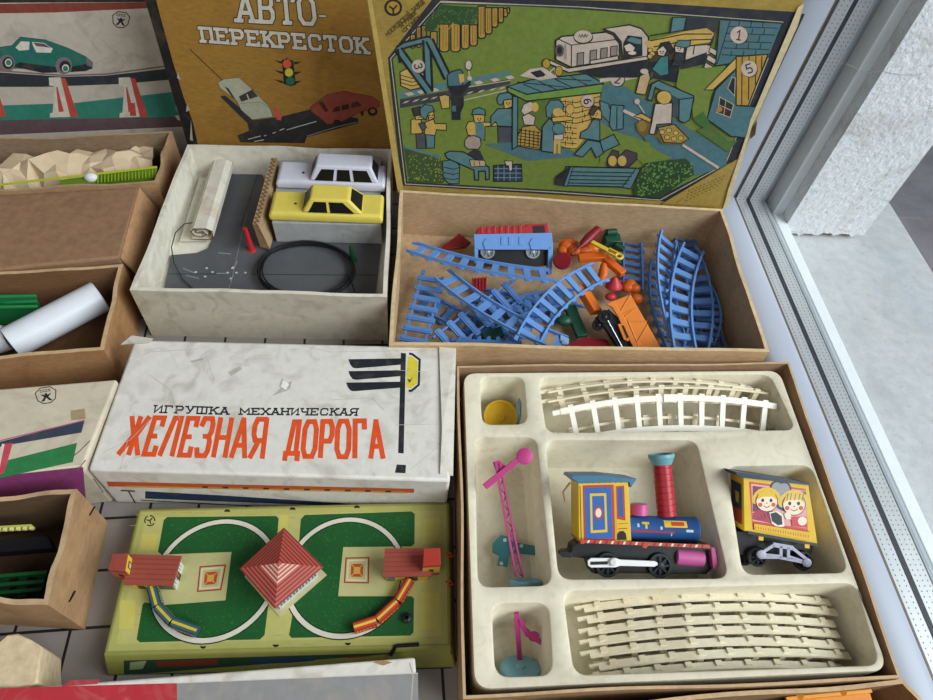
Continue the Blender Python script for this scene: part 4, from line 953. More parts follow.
for x in (420, 597): wheel(rw, sd, Zt((x,238))[0], .45, 1.15, mat('#8f959c', rough=.35, metal=.4), .4, 6)
mb = MB(); sd.ext(mb, Zt((380,230),(658,230),(655,292),(385,292)), .9, 3.0); mb.build('undertray', DKB, rw, smooth=0)
# ---- orange hopper wagon
Zo = Zm(560, 275, 5.18)
sd = Side(Zo((400,260))[0], 5.0, (1,-.2,0), math.radians(35))
ow = thing('toy_hopper', 'orange toy hopper wagon with black chassis lying in front of the blue track bunch', 'toy wagon', base_of([sd.at(Zo((400,260))[0])], 1))
OG = plast('#dd7f2c'); mb = MB(); sd.ext(mb, Zo((275,135),(365,100),(535,400),(415,405)), 0, 2.2)
for a, b in (((365,102),(312,192)), ((318,205),(395,172)), ((395,172),(335,215)), ((352,240),(450,240)), ((455,255),(402,345)), ((420,370),(520,395)), ((350,232),(420,400))):
    mb.bar(sd.at(Zo(a)[0], 0), sd.at(Zo(b)[0], 0), .18, .2, sd.n)
sd.ext(mb, Zo((238,152),(275,135),(330,215),(418,402),(395,405),(320,260),(300,215),(268,165)), -.1, .5)
sd.ext(mb, Zo((298,255),(322,250),(362,325),(352,345),(330,335)), -.1, .3)
mb.build('body', OG, ow, bevel=.05, smooth=0)
mb = MB(); sd.ext(mb, Zo((192,215),(255,175),(300,215),(395,405),(330,405),(240,270)), .5, 2.6); mb.build('underframe', DKB, ow, smooth=0)
mb = MB(); sd.ext(mb, Zo((318,262),(330,262),(356,322),(346,330)), -.14, -.1); mb.build('step_opening', DKB, ow, smooth=0)
wheel(ow, sd, Zo((235,215))[0], .3, 1.0, DKB); wheel(ow, sd, Zo((205,255))[0], .7, .9, DKB)
mb = MB(); mb.bar(sd.at(Zo((250,235))[0], .3), sd.at(Zo((335,392))[0], .3), .12, .12); mb.build('axle_rod', mat('#9aa0a6', rough=.3, metal=.6), ow)
# ---- loose small toys
Zp = Zm(540, 215, 6.664)
def loose(name, label, cat, m, fn, bevel=.06, smooth=40):
    mb = MB(); fn(mb); o = mb.build(name, m, bevel=bevel, smooth=smooth); return tag(o, label, cat)
ORG = plast('#d5641f'); CRM = plast('#7d1a22'); GRN = plast('#1d4a38'); YEL = plast('#d9bb3e'); RD2 = plast('#b8323a')
def f(mb):
    a, b = W(*Zp((210,265))[0], 4.2), W(*Zp((395,90))[0], 4.8)
    mb.tube([a.lerp(b, u) for u in (0,.3,.38,.62,.95,1)], [.18,.22,.6,.85,.75,.3], 10)
    mb.lathe([(1.3,0),(1.5,.2),(1.3,.4)], W(*Zp((150,310))[0], 4.2), V((-.2,-.3,1)), 18)
loose('toy_signal', 'dark red toy signal with round disc lying above the orange pieces', 'toy signal', CRM, f, 0)
def f(mb):
    a, b = W(*Zp((345,180))[0], 4.6), W(*Zp((450,235))[0], 4.8); d = (b-a).normalized(); w = V((-d.y, d.x, 0))
    mb.bar(a, b, .75, .35)
    for s in (-1, 1): mb.bar(b+w*s*.45, b+d*1.9+w*s*.45, .22, .5)
    c = b+d*2.1; mb.tube([c+d*.55*math.cos(t)+w*.55*math.sin(t) for t in [2*math.pi*i/16 for i in range(16)]], .22, 6, True)
loose('toy_coupling', 'yellow toy bar with slotted ring end between green and orange pieces', 'toy part', YEL, f, .03)
def f(mb):
    p = W(*Zp((485,165))[0], 2.6); mb.box(p.x-1.4, p.x+1.2, p.y-1, p.y+1, 1.2, 3.2); mb.tube([p+V((-1.2,.6,1)), p+V((.5,.8,1.1))], .55, 10)
    mb.bar(p+V((.2,-1.3,.2)), p+V((1.5,-2.4,.2)), .9, .6)
loose('toy_block', 'dark green toy block behind the yellow bar', 'toy part', GRN, f, .12)
def f(mb):
    for x, y, r, z in ((175,210,.95,2.6), (225,235,.9,2.7), (150,235,.7,2.5), (300,235,1.1,2.6), (350,225,.8,2.5)): mb.blob(W(*Zp((x,y))[0], z), (r*1.35, r*1.1, r))
    mb.tube([W(*Zp((130,190))[0], 2.5), W(*Zp((200,175))[0], 3.0), W(*Zp((250,200))[0], 2.6)], .5, 10)
loose('toy_horse', 'glossy orange rounded toy figure lying beside the dark red signal', 'toy figure', ORG, f, 0)
def f(mb): mb.bar(W(*Zp((255,290))[0], 3.0), W(*Zp((430,275))[0], 3.6), 1.35, 1.0); mb.bar(W(*Zp((420,280))[0], 3.4), W(*Zp((555,395))[0], 3.2), 1.25, 1.0)
loose('toy_bracket', 'orange angled toy bracket in the middle of the pile', 'toy part', ORG, f, .15)
def f(mb): mb.tube([W(*Zp((425,330))[0], 3.2), W(*Zp((420,400))[0], 2.8), W(*Zp((400,450))[0], 2.2)], [.5,.8,.6], 12)
loose('toy_post', 'short orange toy post left of the red cone', 'toy part', ORG, f, 0)
def f(mb): c = W(*Zp((490,480))[0], 2.6); mb.lathe([(1.35,0),(1.35,.25),(.9,.9),(.3,1.7),(.05,1.75)], c, V((-.05,.35,.93)), 20); mb.blob(W(*Zp((470,545))[0], 1.8), (.9,.7,.6))
loose('toy_cone', 'red cone shaped toy with round foot beside the orange hopper wagon', 'toy cone', RD2, f, 0)
def f(mb):
    for x, y, r in ((600,465,.9), (630,490,.8), (585,485,.8), (640,560,.9)): mb.blob(W(*Zp((x,y))[0], 2.4), (r*1.25, r, r))
loose('toy_figure', 'orange rounded toy figure behind the orange hopper wagon', 'toy figure', ORG, f, 0)
def f(mb): a, b = W(*Zp((270,480))[0], 4.2), W(*Zp((375,650))[0], 3.8); mb.bar(a, b, 1.6, 1.2, (.3,.1,1))
loose('toy_beam', 'bright orange rectangular toy beam left of the hopper wagon', 'toy part', plast('#e0701c'), f, .1)
def f(mb):
    mb.blob(W(*Zo((20,235))[0], 2.4), (1.3,.9,.7)); mb.bar(W(*Zo((50,165))[0], 2.2), W(*Zo((115,320))[0], 1.8), 1.7, .7)
loose('toy_platform', 'dark green flat toy piece near the front edge of the track box', 'toy part', GRN, f, .08)
def f(mb): mb.ext([W(*p, 1.4) for p in Zo((25,370),(130,330),(240,345),(270,395),(40,395))], (0,0,.4))
loose('toy_roof', 'dark red flat toy piece by the front wall of the track box', 'toy part', plast('#8a1d28'), f, .05)
def f(mb): mb.ext([W(*p, 1.8) for p in Zt((235,232),(308,175),(352,210),(330,228),(260,236))], (0,0,.4))
loose('toy_gable', 'dark red triangular toy piece behind the topmost blue track', 'toy part', CRM, f, .05)
def f(mb):
    q = [W(*p, 1.5) for p in Zt((358,350),(412,345),(410,392),(362,396))]; mb.ext(q, (0,0,.3))
    for k in range(5): mb.bar(q[0].lerp(q[1], k/4)+V((0,0,.4)), q[3].lerp(q[2], k/4)+V((0,0,.4)), .15, .2)
loose('toy_grille', 'dark red toy grille seen through the crossing blue tracks', 'toy part', RD2, f, .02)
def f(mb): mb.ext([W(*p, 1.6) for p in Zt((395,560),(470,540),(480,575),(405,595))], (0,0,.6))
loose('toy_stand', 'dark green toy stand under the crossing blue tracks', 'toy part', GRN, f, .05)
def f(mb): mb.ext([W(*p, 4.2) for p in Zo((0,315),(45,335),(42,362),(0,360))], (0,0,.3)); mb.cyl(W(*Zo((20,348))[0], 4.4), W(*Zo((20,348))[0], 4.75), .3)
loose('track_clip', 'light blue toy track clip at the front edge beside the green piece', 'toy part', plast('#8fb4dd'), f, .03)
# ================================================================== cream tray
TZ = 7.0
def rloop(px, z, r, n=6, d=0.):
    q = [W(x, y, z).to_2d() for x, y in px]; out = []
    a = sum(q[i-1].x*q[i].y-q[i].x*q[i-1].y for i in range(len(q)))
    if a < 0: q = q[::-1]
    if d: q = inset(q, d)
    for i in range(len(q)):
        p, c, nx = q[i-1], q[i], q[(i+1) % len(q)]; d1 = (p-c).normalized(); d2 = (nx-c).normalized()
        cosx = max(-.999, min(.999, d1.dot(d2))); rr = min(r, .45*(p-c).length, .45*(nx-c).length)
        a0, a1 = c+d1*rr, c+d2*rr
        for k in range(n+1):
            t = k/n; out.append((a0*(1-t)**2+c*2*t*(1-t)+a1*t*t))
    return out
def shrink(lp, d):
    n = len(lp); r = []
    for i in range(n):
        a, b, c = lp[i-1], lp[i], lp[(i+1) % n]; t = (c-a).normalized(); r.append(b+V((-t.y, t.x))*d)
    return r
outer = rloop(((464,373.5),(779,371),(888,670),(475,689)), TZ, 1.6)
T1 = Zm(450, 350, 3.732); T2 = Zm(660, 350, 3.4176); T3 = Zm(450, 500, 3.5); T4 = Zm(680, 520, 3.688)
comps = [
 (T1((104,94),(281,94),(296,281),(113,283)), 1.0, 1.0), (((537,375.5),(771,373),(798,431),(545,434)), 1.0, .7),
 (T1((86,319),(328,319))+T3((365,305),(90,312)), .8, 1.2), (T1((350,330),)+T2((128,303),)+[(731,580),(557,581)], .8, .7),
 (T2((222,392),(520,388))+T4((632,200),(228,208)), .8, .7), (T3((138,355),(352,352),(368,622),(150,628)), .8, 1.1), (T3((388,312),)+T4((652,225),(748,543))+T3((428,622),), .9, .8)]
bm = bmesh.new()
def vloop(lp, z): return [bm.verts.new((p.x*S, p.y*S, z*S)) for p in lp]
def bridge(a, b):
    n = len(a)
    for i in range(n): bm.faces.new((a[i], a[(i+1) % n], b[(i+1) % n], b[i]))
tops = []
o1 = vloop(outer, TZ); o2 = vloop(shrink(outer, -.08), TZ-.25); o3 = vloop(shrink(outer, -.08), .6); bridge(o1, o2); bridge(o2, o3); tops.append(o1)
def inside(lp, p):
    c = False; n = len(lp)
    for i in range(n):
        a, b = lp[i-1], lp[i]
        if (a.y > p.y) != (b.y > p.y) and p.x < (b.x-a.x)*(p.y-a.y)/(b.y-a.y)+a.x: c = not c
    return c
def clear(lp):
    return lp
for px, fz, ins_ in comps:
    l0, l1, l2, l3, l4 = [vloop(rloop(px, TZ, r_, 6, d_), z_) for d_, z_, r_ in ((0, TZ, 1.6), (.14, TZ-.07, 1.5), (.26, TZ-.4, 1.45), (ins_*.6, fz+.5, 1.1), (ins_*.6+.4, fz, .8))]
    for a, b in ((l0,l1),(l1,l2),(l2,l3),(l3,l4)): bridge(a, b)
    bm.faces.new(l4); tops.append(l0)
edges = []
for lp in tops:
    for i in range(len(lp)): edges.append(bm.edges.get((lp[i-1], lp[i])) or bm.edges.new((lp[i-1], lp[i])))
bmesh.ops.triangle_fill(bm, use_beauty=True, use_dissolve=False, edges=edges)
bmesh.ops.recalc_face_normals(bm, faces=bm.faces)
me = bpy.data.meshes.new('moulded_tray'); bm.to_mesh(me); bm.free(); me.shade_smooth(); me.set_sharp_from_angle(angle=math.radians(40))
me.materials.append(mat('#dbd3bc', rough=.45, var=.05, scale=50., stain='#8f7a50', stain_amt=.2, stain_scale=60.))
tr_o = bpy.data.objects.new('moulded_tray', me); COL.objects.link(tr_o); tag(tr_o, 'cream moulded plastic tray with seven compartments holding a toy train set', 'tray')

GW = 'white toy track pieces in the cream tray'
def ivory(me, label, a, za, b, zb, yd, ysc=1.): return lay(me, 'rail_track', label, 'toy track', a, za, b, zb, yd, GW, False, ysc)
C2 = Zm(530, 370, 3.456)
ivory(ivory_c, 'white toy track on edge, rearmost in the upper right compartment', C2((66,62))[0], 5.6, C2((760,52))[0], 5.7, (0,.55,.83), .72)
ivory(ivory_c, 'white toy track on edge behind the flat-lying white one', C2((66,95))[0], 5.4, C2((815,68))[0], 5.6, (0,.6,.8), .72)
ivory(ivory_w, 'bright white toy track lying flat with sleepers showing, front of the upper compartment', C2((112,158))[0], 5.4, C2((842,140))[0], 5.5, (0,.85,.53), 1.08)
ivory(ivory_c, 'white toy track hidden under the flat-lying bright white one', C2((105,205))[0], 3.2, C2((845,190))[0], 3.2, (0,.8,.6))
rows = [((581,601),(832,595),4.9,'rearmost track on edge in the bottom compartment of the cream tray'), ((584,612),(839,605),5.0,'second track from the back in the bottom compartment of the cream tray'),
 ((585,624),(837,616.5),5.1,'third track from the back in the bottom compartment of the cream tray'), ((586,635),(841,627),5.2,'fourth track from the back in the bottom compartment of the cream tray'),
 ((587,646.5),(845,638.5),5.3,'fifth track from the back in the bottom compartment of the cream tray'), ((596,659),(852,648.5),5.3,'second track from the front, sticking out rightmost in the bottom compartment'),
 ((579,672),(846,660.5),5.0,'foremost track on edge in the bottom compartment of the cream tray')]
for a, b, z, lb in rows:
    ivory(ivory_c, 'white '+lb, (a[0]+5, a[1]+3), z-1.2, (b[0]-5, b[1]+3), z-1.2, (0,.34,.94), .78)

# ---- wheels in the small compartment
c = W(*T1((190,250))[0], 2.9)
wo = thing('toy_wheel', 'yellow dished toy wheel lying in the small upper left compartment', 'toy wheel', (c.x, c.y, 1.0))
ax = V((-.05,-.25,.95)).normalized()
MB().lathe([(2.1,-.2),(2.25,0),(2.25,.25),(2.05,.25),(1.9,.0),(.55,-.05),(.5,.12),(.2,.12),(.18,.02)], c, ax, 32).build('wheel_disc', plast('#d6a92a'), wo)
c = W(*T1((263,230))[0], 3.1)
wo = thing('toy_disc', 'light blue toy disc on edge beside the yellow wheel', 'toy disc', (c.x, c.y, 1.6))
MB().lathe([(1.6,-.25),(1.75,-.2),(1.75,.2),(1.6,.25),(.4,.25)], c, V((1,-.15,.28)), 28).build('wheel_disc', plast('#7aaec6'), wo)
# ---- semaphore
PKM = plast('#b23a78', .4); LB = plast('#7fb6cb', .4)
sd = Side(T3((235,180))[0], 4.6, (1,0,0), math.radians(25))
se = thing('semaphore', 'tall pink toy semaphore with lattice mast and light blue round foot', 'toy semaphore', base_of([sd.at((528,581))], 1))
a, b = (519.5,577), (497.5,463); mb = MB(); w = 3.0
P = lambda u, s: (a[0]+(b[0]-a[0])*u+s*w*(1.1-.35*u), a[1]+(b[1]-a[1])*u)
for s in (-1, 1): mb.bar(sd.at(P(0,s)), sd.at(P(1,s)), .2, .45, sd.n)
for k in range(14): mb.bar(sd.at(P(k/14,-1 if k % 2 else 1), .1), sd.at(P((k+1)/14, 1 if k % 2 else -1), .1), .13, .25, sd.n)
sd.ext(mb, T1((160,418),(182,410),(205,432),(200,470),(180,478)), -.1, .3); mb.build('lattice_mast', PKM, se, smooth=0)
mb = MB(); sd.ext(mb, T1((120,502),(250,398),(266,414),(136,520)), -.5, -.15); mb.build('signal_arm', PKM, se, bevel=.06, smooth=0)
MB().lathe([(.85,-.2),(.95,-.1),(.95,.12),(.8,.2)], sd.at(T1((277,397))[0], -.4), sd.n, 24).build('signal_disc', PKM, se)
cb = sd.at((528,583), .5); MB().lathe([(1.9,-.3),(1.9,.1),(1.75,.25),(.5,.3)], cb, sd.u, 32).build('round_foot', LB, se)
# ---- teal cross piece
q = [W(x, y, 1.5) for x, y in T3((148,158),(176,128),(208,133),(216,152),(318,168),(316,196),(208,186),(200,236),(164,230),(170,196),(148,184))]
to = thing('toy_bracket', 'translucent teal cross shaped toy piece behind the pink lattice mast', 'toy part', base_of(q, 1.4))
MB().ext(q, (0,0,.5)).build('cross_body', plast('#3f7f84', .3), to, bevel=.06, smooth=0)
for p in ((192,140),(180,222),(250,160)): MB().cyl(W(*T3(p)[0], 2.0), W(*T3(p)[0], 2.15), .22, n=12).build('boss', plast('#a9c9c6', .3), to)
# ---- small signal
sd = Side(T3((240,480))[0], 3.2, (1,.0,0), math.radians(40))
sg = thing('toy_signal', 'small pink toy signal on a light blue round foot, lower left compartment', 'toy signal', base_of([sd.at((521,668))], 1))
mb = MB(); mb.bar(sd.at((520,664)), sd.at((516.5,613)), .5, .5, sd.n); mb.build('post', PKM, sg, bevel=.06, smooth=0)
mb = MB(); sd.ext(mb, T3((240,412),(262,418),(262,440),(325,492),(318,502),(262,470),(244,436)), -.45, -.2); mb.build('signal_arm', PKM, sg, smooth=0)
MB().lathe([(.5,-.15),(.58,0),(.5,.15)], sd.at(T3((291,471))[0], -.4), sd.n, 20).build('signal_disc', PKM, sg)
cb = W(521,669,2.4); MB().lathe([(2.1,-.5),(2.2,-.1),(2.15,.15),(1.95,.3),(.5,.32),(.4,.45)], cb, V((.03,.72,.69)), 36).build('round_foot', LB, sg)

# ---- locomotive
ZL = Zm(550, 440, 4.667)
sd = Side(ZL((420,480))[0], 7.0, (1,-.02,0), math.radians(32))
lo = thing('tin_locomotive', 'colourful tin toy locomotive with red chimney lying in the cream tray', 'toy locomotive', base_of([sd.at(ZL((420,480))[0])], .8))
YT, BT, RT = tin('#d8b32c'), tin('#2c5590'), tin('#b02a2c')
mb = MB(); sd.ext(mb, ZL((132,200),(365,192),(380,472),(135,476)), 0, 3.6); mb.build('cab', YT, lo, bevel=.06, smooth=0); cabo = [o for o in lo.children if o.name.startswith('cab')][0]
Al = Art(sd.p0, sd.n, mfun=tin)
Al.poly(ZL((152,212),(296,208),(305,468),(158,470)), '#b8342c'); Al.poly(ZL((160,222),(286,218),(294,460),(166,462)), '#2f5fa3')
Al.poly(ZL((186,250),(262,248),(268,430),(190,434)), '#d8b32c'); Al.poly(ZL((196,262),(252,260),(258,418),(200,422)), '#2f5fa3')
Al.circ(ZL((226,340))[0], 4.4, 6.5, '#b8342c'); Al.circ(ZL((226,340))[0], 3.0, 4.6, '#e0d6c0')
Al.poly(ZL((298,212),(308,212),(314,466),(304,466)), '#c9a227'); Al.poly(ZL((308,216),(346,212),(352,376),(312,368)), '#b8342c'); Al.poly(ZL((314,222),(338,219),(344,362),(318,356)), '#2c5590')
for k in range(9): Al.circ(ZL((150+k*26,201-k*.6))[0], .8, .8, '#b8342c', 8)
Al.stroke(ZL((318,415),(362,412)), 1.0, '#b8342c'); Al.poly(ZL((312,466),(312,440),(324,426),(342,424),(354,436),(358,466)), '#171614')
Al.stroke(ZL((140,215),(146,470)), .8, '#2a2418'); Al.stroke(ZL((318,392),(362,388)), .7, '#8d6d1c')
Al.build('printed_side', cabo)
mb = MB(); sd.ext(mb, ZL((96,176),(104,164),(250,164),(402,180),(398,190),(375,222),(368,196),(132,202)), -.15, 3.9); mb.build('cab_roof', tin('#3f6f8c'), cabo, bevel=.05, smooth=0)
# boiler
p0, p1 = sd.at(ZL((380,420))[0], 1.7), sd.at(ZL((716,430))[0], 1.7); ax = (p1-p0).normalized()
mb = MB(); mb.lathe([(1.33,0),(1.33,(p1-p0).length-.5),(1.4,(p1-p0).length-.4),(1.4,(p1-p0).length-.15),(1.15,(p1-p0).length)], p0, ax, 36); mb.build('boiler', BT, lo)
mb = MB()
def onb(u, an, r=1.345):     # point on the boiler skin
    v = sd.n*math.cos(an)+sd.u*math.sin(an); return p0+(p1-p0)*u+v*r
def patch(us, ans, mi):
    for i in range(6):
        a0, a1 = ans[0]+(ans[1]-ans[0])*i/6, ans[0]+(ans[1]-ans[0])*(i+1)/6
        mb.poly([onb(us[0],a0), onb(us[1],a0), onb(us[1],a1), onb(us[0],a1)], mi)
patch((.48,.80),(.25,.85),0); 
for i in range(len(mb.v)): pass
patch((.04,.62),(-.22,-.08),2); patch((.17,.27),(.45,.65),0); patch((.21,.24),(.1,.6),0); patch((.42,.45),(.05,.3),3); patch((.78,.88),(-.1,.1),3); patch((.1,.13),(.2,.5),3)
patch((.57,.585),(-.5,-.2),3)
mb.build('boiler_print', [tin('#d8b32c'), RT, RT, tin('#a9c4cc')], lo, smooth=0, fix=False)
mb = MB()
for i in range(6):
    a0, a1 = .38+.34*i/6, .38+.34*(i+1)/6; mb.poly([onb(.58,a0,1.36), onb(.76,a0,1.36), onb(.76,a1,1.36), onb(.58,a1,1.36)], 0)
mb.build('boiler_plate', tin('#b8442c'), lo, smooth=0, fix=False)
# chimney, dome
a, b = sd.at(ZL((572,365))[0], 1.7), sd.at(ZL((548,112))[0], 1.7); ax = b-a; L = ax.length; mb = MB()
pr = []
for k in range(9):
    u = L*k/8.6; pr += [(1.05,u),(1.05,u+L*.09),(.97,u+L*.095),(.97,u+L*.113)]
mb.lathe(pr[:-2], a, ax, 28); mb.build('chimney', plast('#ab2430', .3), lo)
MB().lathe([(1.0,0),(1.12,.1),(1.38,.75),(1.46,.85),(1.46,1.2),(1.25,1.25),(1.1,.9)], b-ax.normalized()*.25, ax, 32).build('chimney_cap', plast('#6fa3ae', .35), lo)
a = sd.at(ZL((438,360))[0], 1.6); MB().lathe([(.97,0),(.97,1.05),(.88,1.22),(.3,1.27)], a, sd.u, 24).build('steam_dome', plast('#c0508c', .35), lo)
# chassis
mb = MB(); sd.ext(mb, ZL((128,466),(138,470),(745,492),(748,508),(170,482),(150,482)), -.35, 3.8); mb.build('running_board', plast('#1a1a1c'), lo, smooth=0)
A2 = Art(sd.at((600,545), -.36), sd.n, mfun=tin)
A2.poly(ZL((128,463),(745,489),(748,505),(158,480)), '#b8442c')
for k in range(21):
    x = 150+k*28; A2.poly(ZL((x,466+k*1.15),(x+9,466.5+k*1.15),(x+3,480+k*1.1),(x-6,479.5+k*1.1)), '#e2d8c8' if k % 2 else '#7a1d1c')
A2.poly(ZL((445,480),(470,478),(448,506),(430,500)), '#b8442c'); A2.poly(ZL((150,462),(172,466),(158,486),(140,482)), '#b8442c'); A2.build('striped_edge', lo)
mb = MB(); sd.ext(mb, ZL((110,500),(140,480),(750,508),(770,600),(740,632),(200,625),(180,560),(70,545),(70,532),(105,528)), .5, 2.7)
sd.ext(mb, ZL((50,525),(78,520),(105,530),(105,552),(60,550),(48,540)), .3, 1.4); ch = mb.build('chassis', DKB, lo, bevel=.06, smooth=0)
for x, y in ((272,585),(517,588)): wheel(ch, sd, ZL((x,y))[0], .1, 1.38, plast('#222327', .45), .5, 8)
for x in (262, 560): wheel(ch, sd, ZL((x-15,600))[0], 2.2, 1.15, plast('#1b1b1d', .5), .5, 8)
mb = MB(); sd.ext(mb, [(x, y) for x, y in ZL((185,546),(300,546),(320,553),(480,560),(494,568),(494,578),(480,586),(320,582),(300,589),(185,590),(172,580),(170,558))], -.55, -.3); mb.build('coupling_rod', plast('#e4e4e2', .35), lo, bevel=.05, smooth=0); crod = bpy.context.scene.objects[-1] if False else [o for o in lo.children if o.name.startswith('coupling_rod')][0]
mb = MB(); sd.ext(mb, ZL((182,562),(262,560),(262,575),(182,577)), -.58, -.55); mb.build('rod_slot', DKB, crod, smooth=0)
MB().lathe([(.42,0),(.42,.25),(.3,.35)], sd.at(ZL((285,562))[0], -.5), sd.n, 18).build('rod_pin', plast('#d0d0ce', .35), crod)
a, b = sd.at(ZL((597,550))[0], .9), sd.at(ZL((728,562))[0], .9); mb = MB(); mb.lathe([(.85,0),(.95,.1),(.95,(b-a).length-.1),(.85,(b-a).length)], a, b-a, 28); mb.build('cylinder', plast('#b9578f', .35), lo)
mb = MB(); sd.ext(mb, ZL((745,498),(766,500),(782,585),(770,602),(758,600)), -.2, 2.4); mb.build('buffer_beam', plast('#a8437c', .35), lo, bevel=.08, smooth=0)
mb = MB(); pa_, pb_ = sd.at(ZL((98,200))[0], .3), sd.at(ZL((75,290))[0], .3); mb.tube([pa_, pa_.lerp(pb_, .5)-sd.x*.5, pb_], .14, 6); mb.build('rear_hook', tin('#8a6d20'), cabo)

# ---- tender
ZT = Zm(720, 460, 5.833)
sd = Side(ZT((330,350))[0], 6.8, (1,-.12,0), math.radians(34))
te = thing('tin_tender', 'yellow tin toy tender printed with two children, right compartment of the tray', 'toy wagon', base_of([sd.at(ZT((330,350))[0])], .8))
mb = MB(); sd.ext(mb, ZT((136,98),(515,140),(570,492),(142,414)), 0, 3.6); mb.build('tender_body', YT, te, bevel=.05, smooth=0)
At = Art(sd.p0, sd.n, mfun=tin)
At.poly(ZT((168,125),(500,168),(512,410),(522,470),(190,405)), '#c4523c'); At.poly(ZT((182,138),(500,180),(508,400),(190,355)), '#dca3a0')
At.poly(ZT((190,150),(300,165),(310,280),(300,320),(190,300)), '#7a3a5c'); At.poly(ZT((190,310),(260,270),(300,300),(300,370),(190,345)), '#a8414e')
At.poly(ZT((340,210),(400,225),(370,300),(330,280)), '#33527c'); At.poly(ZT((455,180),(500,185),(505,250),(490,260)), '#4a4f86')
for k in range(5): At.stroke(ZT((200+k*18,345-k*12),(225+k*14,352-k*4)), .7, '#5c2f50')
# heart racket, faces
for c in ((330,165),(375,170)): At.circ(ZT(c)[0], 7., 7.6, '#23262c')
At.poly(ZT((298,180),(408,190),(350,232)), '#23262c')
for c in ((332,165),(373,170)): At.circ(ZT(c)[0], 5.6, 6.2, '#8f9296')
At.poly(ZT((306,180),(400,188),(350,222)), '#8f9296')
def kid(c, r, hair, flip):
    for k in range(11):
        a_ = math.pi*(1.02+k/10*.96); At.circ((c[0]+r*1.02*math.cos(a_), c[1]+r*.95*math.sin(a_)), r*.34, r*.34, hair, 10)
    At.circ(c, r*1.02, r*.98, '#23262c'); At.circ(c, r*.95, r*.92, '#ecd9bf')
    At.poly([(c[0]-r*.95, c[1]-r*.1), (c[0]-r*.7, c[1]-r*.75), (c[0], c[1]-r*1.05), (c[0]+r*.7, c[1]-r*.75), (c[0]+r*.95, c[1]-r*.1), (c[0]+r*.5, c[1]-r*.42), (c[0]-r*.4, c[1]-r*.4)], hair)
    for s in (-1, 1):
        At.circ((c[0]+s*r*.38, c[1]-r*.08), r*.14, r*.17, '#2a3a34', 10); At.circ((c[0]+s*r*.6, c[1]+r*.32), r*.2, r*.2, '#d2574a', 10)
    At.stroke([(c[0]-r*.3, c[1]+r*.42), (c[0], c[1]+r*.58), (c[0]+r*.32, c[1]+r*.4)], .8, '#b03030'); At.circ((c[0], c[1]+r*.18), r*.08, r*.08, '#b98a6a', 8)
kid(ZT((272,240))[0], 11., '#dcb43a', 1); kid(ZT((430,258))[0], 11.5, '#d8b85a', -1)
for x in (395, 415, 440, 465, 485): At.stroke(ZT((x,195),(x-8,235)), .7, '#6a5320')
At.poly(ZT((285,305),(330,295),(365,320),(375,385),(340,395),(300,370)), '#e6dcc8'); At.poly(ZT((292,312),(325,303),(358,328),(362,375),(335,380),(300,355)), '#2b3540')
At.poly(ZT((370,315),(390,300),(412,320),(415,345),(385,345)), '#e6dcc8'); At.poly(ZT((410,330),(500,330),(508,395),(420,385)), '#c8454e'); At.circ(ZT((478,355))[0], 4.4, 4.4, '#e6dcc8')
At.poly(ZT((196,370),(520,420),(524,470),(200,405)), '#d8b32c')
for k in range(22): At.poly(ZT((205+k*14.5,384+k*2.4),(209+k*14.5,385+k*2.4),(209+k*14.5,400+k*2.6),(205+k*14.5,399+k*2.6)), '#b8442c')
At.stroke(ZT((198,368),(520,418)), .9, '#b8442c'); At.build('printed_side', te)
# left end print
en = -sd.x; Ae = Art(sd.at(ZT((136,98))[0])+en*.02, en, mfun=tin)
b0_, b1_, b2_, b3_ = sd.at(ZT((136,98))[0]), sd.at(ZT((136,98))[0], 3.6), sd.at(ZT((142,414))[0], 3.6), sd.at(ZT((142,414))[0])
def ept(u, v): return b0_.lerp(b1_, u).lerp(b3_.lerp(b2_, u), v)+en*.06
MB().poly([ept(.15,.15), ept(.9,.12), ept(.9,.62), ept(.15,.62)], 0).poly([ept(.15,.62), ept(.9,.62), ept(.9,.88), ept(.15,.9)], 1).poly([ept(.3,.32)+en*.02, ept(.6,.3)+en*.02, ept(.55,.5)+en*.02, ept(.35,.52)+en*.02], 2).build('printed_end', [tin('#1f3350'), tin('#a03a30'), tin('#c9a83a')], te, smooth=0, fix=False)
mb = MB(); sd.ext(mb, ZT((88,68),(515,135),(516,146),(132,102),(92,84)), -.2, 3.8); mb.build('tender_roof', tin('#24384f'), te, smooth=0)
mb = MB(); sd.ext(mb, ZT((155,412),(572,488),(574,502),(158,428)), -.3, 3.8); mb.build('sole_bar', plast('#34373b'), te, smooth=0)
mb = MB(); sd.ext(mb, ZT((100,430),(158,428),(574,502),(540,620),(120,560)), .9, 3.4); tch = mb.build('chassis', DKB, te, smooth=0)
for a_ in ((230,452),(497,497)): mb = MB(); sd.ext(mb, ZT((a_[0]-14,a_[1]-12),(a_[0]+14,a_[1]-8),(a_[0]+12,a_[1]+14),(a_[0]-14,a_[1]+10)), -.45, -.3); mb.build('tab', YT, te, smooth=0)
wheel(tch, sd, ZT((228,570))[0], .15, 1.12, plast('#26272b', .45), .5, 8); wheel(tch, sd, ZT((495,592))[0], .15, 1.12, plast('#26272b', .45), .5, 8); wheel(tch, sd, ZT((200,590))[0], 2.4, 1.2, plast('#1c1c1e', .5), .5, 8)
LG = plast('#a9a9bd', .4); mb = MB()
PA = lambda *p: [sd.at(q, -.35) for q in ZT(*p)]
for p, w_ in ((((300,488),(415,508)), .5), (((215,548),(305,490)), .34), (((225,562),(330,562)), .3), (((330,562),(470,590)), .3), (((412,508),(515,590)), .34), (((345,495),(345,565)), .32), (((388,505),(388,572)), .32), (((250,545),(340,552)), .2), (((392,555),(480,585)), .2)):
    q = PA(*p); mb.bar(q[0], q[1], w_, .25, sd.n)
